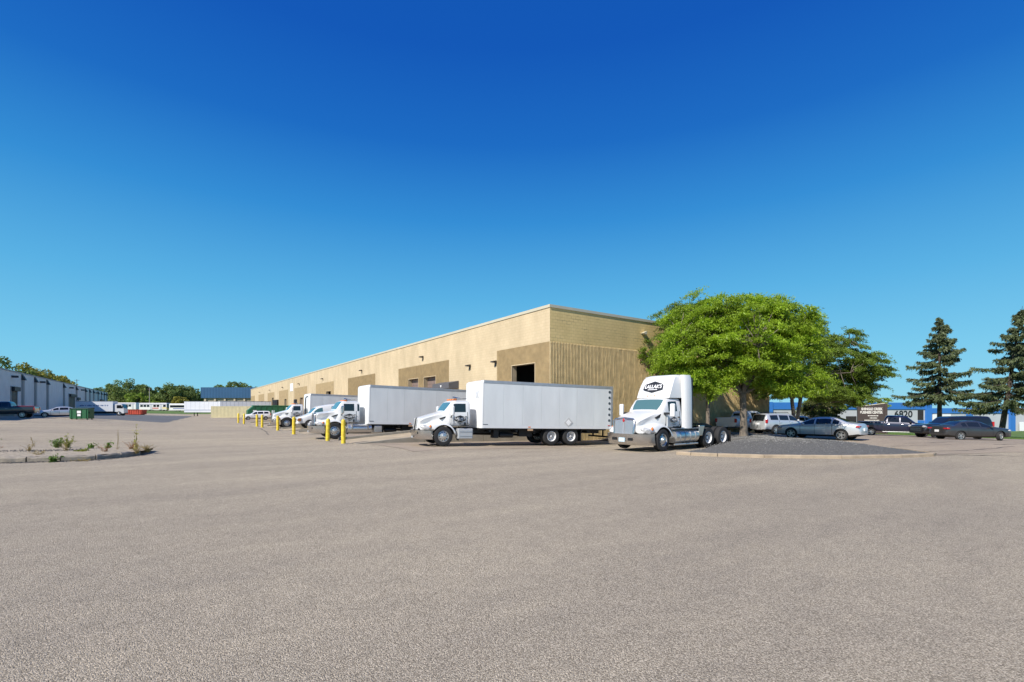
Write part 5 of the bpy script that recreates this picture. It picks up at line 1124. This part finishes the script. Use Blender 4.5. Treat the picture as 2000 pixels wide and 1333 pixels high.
def spruce(label, x, y, z0, h, rbase, low, lean, seed):
    T = empty('spruce_tree', (x, y, z0)); tag(T, label, 'tree', 'spruces on the lawn'); rs = np.random.RandomState(seed)
    def tp(z): t = z / h; return np.array([lean[0] * t, lean[1] * t, z])
    MB().tube([tuple(tp(h * k / 12) - np.array([0, 0, .3 if k == 0 else 0])) for k in range(13)], [max(.015, .26 * (1 - k / 12) ** .85 + .01) for k in range(13)], 9).build('trunk', SBARK, T, smooth=60)
    br = MB(); C = []; D = []; z = low
    while z < h - .15:
        t = (z - low) / (h - low); Rm = rbase * (1 - t) ** .95 + .10; nb_ = rs.randint(4, 7)
        for k in range(nb_):
            a = rs.uniform(0, 6.283); L = Rm * rs.uniform(.5, 1.18); d = np.array([math.cos(a), math.sin(a), 0]); zz = z + rs.uniform(-.15, .15)
            P = []
            for i in range(7):
                s = i / 6; P.append(tp(zz) + d * L * s + np.array([0, 0, L * (-.34 * s + .24 * s ** 2.4) + (.22 * L * t) * s]))
            br.tube([tuple(p) for p in P], [max(.006, .045 * (1 - i / 6.5) * (L / rbase + .3)) for i in range(7)], 4)
            n = int(64 * L + 22); s = rs.uniform(.16, 1, n); i0 = np.minimum((s * 6).astype(int), 5); fr_ = (s * 6 - i0)[:, None]; Pn = np.array(P); base = Pn[i0] * (1 - fr_) + Pn[i0 + 1] * fr_
            side = np.cross(d, [0, 0, 1]); wd_ = (.10 + .30 * (1 - np.abs(s - .55))) * min(1.0, L / 2 + .3); off = rs.normal(size=(n, 1)) * wd_[:, None] * .55
            p = base + side * off + np.array([0, 0, -1]) * (np.abs(off) * .5 + rs.uniform(0, .16, (n, 1))); C.append(p); D.append(d * .8 + side * np.sign(off) * .6 + np.array([0, 0, -.35]))
            m_ = n // 2; q = rs.randint(0, n, m_); C.append(p[q] + rs.normal(size=(m_, 3)) * .07 + np.array([0, 0, -.12])); D.append(np.tile([0, 0, -1.0], (m_, 1)) + d * .3)
        z += rs.uniform(.32, .55)
    br.build('branches', SBARK, T)['kind'] = 'stuff'
    link('crown', leaf_mesh('crown', np.concatenate(C), .36, .10, NEEDLE, rs, .1, np.concatenate(D)), T)
spruce('upright spruce with sparse tiered branches in front of the number 6820', 71.5, 17.5, g(71.5, 17.5), 13.6, 4.4, 4.3, (0.1, 0), 31)
spruce('leaning spruce with a bare lower trunk behind the dark grey sedan', 70.2, 12.3, g(70.2, 12.3), 13.7, 4.6, 3.3, (1.9, -1.3), 33)
def far_tree(label, x, y, h, r_, m, seed, group, zb=None, conifer=False):
    T = empty('far_tree', (x, y, g(x, y) if zb is None else zb)); tag(T, label, 'tree', group); rs = np.random.RandomState(seed)
    MB().tube([(0, 0, -.4), (.1, 0, h * .3), (0, .1, h * .75)], [.35, .28, .08], 7).build('trunk', SBARK, T)
    C = []
    if conifer:
        n = 2600; t = rs.uniform(.08, 1, n); a = rs.uniform(0, 6.28, n); q = r_ * (1 - t) ** .9 * rs.uniform(.5, 1.05, n); C = np.stack([q * np.cos(a), q * np.sin(a), t * h], 1)
    else:
        for k in range(34):
            v = rs.normal(size=3); v /= np.linalg.norm(v); q = rs.uniform(.3, 1) ** .5; c = np.array([v[0] * r_ * q, v[1] * r_ * q, h * .58 + v[2] * h * .40 * q]); s = rs.uniform(.7, 1.25) * r_ * .30
            w = rs.normal(size=(130, 3)); w /= np.linalg.norm(w, axis=1)[:, None]; C.append(c + w * s * rs.uniform(.5, 1.05, (130, 1)) * np.array([1, 1, .75]))
        C = np.concatenate(C)
    link('crown', leaf_mesh('crown', C, .85, .55, m, rs), T)
FARG = 'trees along the far end of the yard'
FT = [(196, 262, 12, 6.5, 0), (222, 250, 13.5, 6.5, 0), (250, 246, 15.5, 7.5, 0), (278, 262, 14.2, 6, 0), (300, 275, 11, 6, 0), (268, 232, 8.2, 5.0, 2), (298, 236, 6.4, 4.5, 2), (315, 240, 10.5, 3.2, 3), (326, 240, 12.6, 6, 0), (346, 250, 14.2, 7, 0),
      (366, 255, 13.4, 6.5, 0), (388, 262, 11.2, 5.5, 2), (352, 225, 7, 3.2, 1), (378, 285, 10, 6, 0), (425, 300, 18.4, 6, 0), (450, 290, 20.2, 7, 0), (472, 300, 19.2, 7, 0), (490, 305, 18.4, 6, 0), (235, 270, 12, 7, 0), (338, 275, 11, 6, 0), (412, 290, 12, 6, 0)]
nm = ['dark green broadleaf tree', 'yellowing small tree', 'bright green bushy tree', 'dark pointed spruce']
where = ['behind the end of the grey building', 'behind the cab over truck', 'tallest above the red dumpster', 'right of the tallest tree', 'in the dip of the far tree line', 'low in front behind the first bus', 'low beside a utility pole', 'beside the low bright tree', 'behind the yellow fronted bus', 'above the coach', 'right of the coach', 'left of the blue fascia', 'just above the trailer roof', 'filling the gap left of the blue fascia', 'behind the left end of the blue fascia', 'highest above the blue fascia', 'behind the middle of the blue fascia', 'between the blue fascia and the warehouse', 'deep in the tree line by the grey building', 'deep in the tree line behind the coach', 'deep in the tree line beside the blue fascia']
for k, (px, Z, h, r_, t) in enumerate(FT):
    x, y = pz(px, Z); far_tree(f'{nm[t]} {where[k]}', x, y, h, r_, (FARL, FARL2, FARL3, NEEDLE)[t], 100 + k, FARG, conifer=t == 3)
for k, (px, Z, h, w) in enumerate([(18, 150, 16.6, 'nearest the tall end of the roof'), (40, 160, 15.4, 'beside the tallest one'), (64, 165, 14.9, 'in the middle of the roof line'), (88, 178, 14.9, 'second from the low end'), (106, 186, 14.2, 'at the low end')]):
    x, y = pz(px, Z)
    far_tree('yellow green tree over the grey dock building roof, ' + w, x, y, h, 6.5, FARL2 if k else FARL, 140 + k, 'trees behind the grey dock building')
# weeds
def weed(label, x, y, h, n, spread, m, seed, leafy=True, z=None):
    rs = np.random.RandomState(seed); T = empty('weed', (x, y, g(x, y) + (.13 if z is None else z))); tag(T, label, 'weed', 'weeds on the old kerb'); mb = MB(); C = []
    for i in range(n):
        a = rs.uniform(0, 6.28); s = rs.uniform(.1, 1) * spread; hh = h * rs.uniform(.55, 1); P = [(rs.normal() * .04, rs.normal() * .04, -.03), (math.cos(a) * s * .4, math.sin(a) * s * .4, hh * .55), (math.cos(a) * s, math.sin(a) * s, hh)]
        mb.tube(P, [.008, .006, .003], 4)
        for t in np.linspace(.15, 1, 14 if leafy else 7): C.append(np.array(P[1]) * t * 2 * .5 + (np.array(P[2]) - np.array(P[1])) * max(0, t - .5) * 2 * .9 + rs.normal(size=3) * (.05 if leafy else .03))
    mb.build('stem', m, T); link('foliage', leaf_mesh('foliage', C, .11 if leafy else .09, .05 if leafy else .018, m, rs), T)['kind'] = 'stuff'
W_ = [('bushy green weed on the gravel', -4.75, 30.6, .55, 26, .5, WEEDG, True), ('yellowish leafy weed beside the bushy one', -4.35, 30.4, .75, 18, .4, mat('weed_lime', (.26, .27, .04), .6, trans=.3), True), ('low green weed right of the bushy one', -3.35, 29.0, .3, 14, .35, WEEDG, True), ('small green weed near the gravel tip', -2.75, 28.6, .35, 10, .3, WEEDG, True),
      ('green weed sprouting from the broken kerb face', -3.75, 23.62, .32, 16, .28, WEEDG, True), ('tall single yellow stalk on the gravel tip', -1.55, 26.0, 1.15, 3, .05, mat('stalk_yellow', (.36, .33, .06), .7), True), ('rust coloured dry weed at the end of the kerb', -1.75, 26.6, .55, 26, .45, WEEDR, False), ('straw coloured clump at the end of the kerb', -1.15, 25.6, .42, 40, .45, WEEDY, False),
      ('low straw clump on the kerb corner', -1.45, 24.95, .3, 26, .35, WEEDY, False), ('thin dry stalk with a pale seed head', -2.25, 27.2, .95, 3, .08, WEEDY, False), ('thin green stalk far along the gravel', -7.2, 32.8, .8, 3, .06, WEEDG, True), ('dark green weed beyond the thin stalk', -7.9, 31.8, .75, 10, .25, WEEDG, True), ('dry thin weed between stalk and bushy weed', -5.7, 31.5, .65, 7, .25, WEEDY, False),
      ('yellow moss clump on the kerb top', -3.3, 26.3, .12, 18, .35, mat('weed_lime', (.2, .2, .03)), True), ('low straw weed along the kerb foot', -2.9, 23.45, .10, 20, .5, WEEDY, False)]
for k, (lb, x, y, h, n, s, m, lf) in enumerate(W_): weed(lb, x, y, h * (1 if n < 4 else .75), max(3, int(n * .7)), s, m, 200 + k, lf, z=(0.0 if 'face' in lb or 'foot' in lb else None))
for k, (x, y) in enumerate([(-6.4, 28.6), (-5.2, 28.0), (-3.9, 27.2), (-2.5, 25.6), (-6.9, 26.4), (-1.6, 27.4), (-8.2, 29.4), (-4.4, 25.2)]):
    weed(f'sparse dry {"straw coloured" if k % 3 else "rust brown"} weed on the gravel behind the old kerb', x, y, rnd.uniform(.2, .45), 12, .4, WEEDY if k % 3 else WEEDR, 260 + k, False)
# utility poles over the grey roof and among the far trees
for k, (px, Z, h, lb) in enumerate([(150, 250, 17.5, 'wooden utility pole with cross arm over the grey roof'), (292, 228, 12, 'pale utility pole among the far trees')]):
    x, y = pz(px, Z); T = empty('utility_pole', (x, y, 0)); tag(T, lb, 'pole'); MB().tube([(0, 0, 0), (0, 0, h)], [.17, .11], 8).build('pole', mat('pole_grey', (.35, .33, .30), .8) if k else SBARK, T); MB().box(-1.3, 1.3, -.06, .06, h - .6, h - .45, Matrix.Rotation(-CAM_YAW, 4, 'Z')).build('cross_arm', SBARK, T)
bpy.context.view_layer.update()
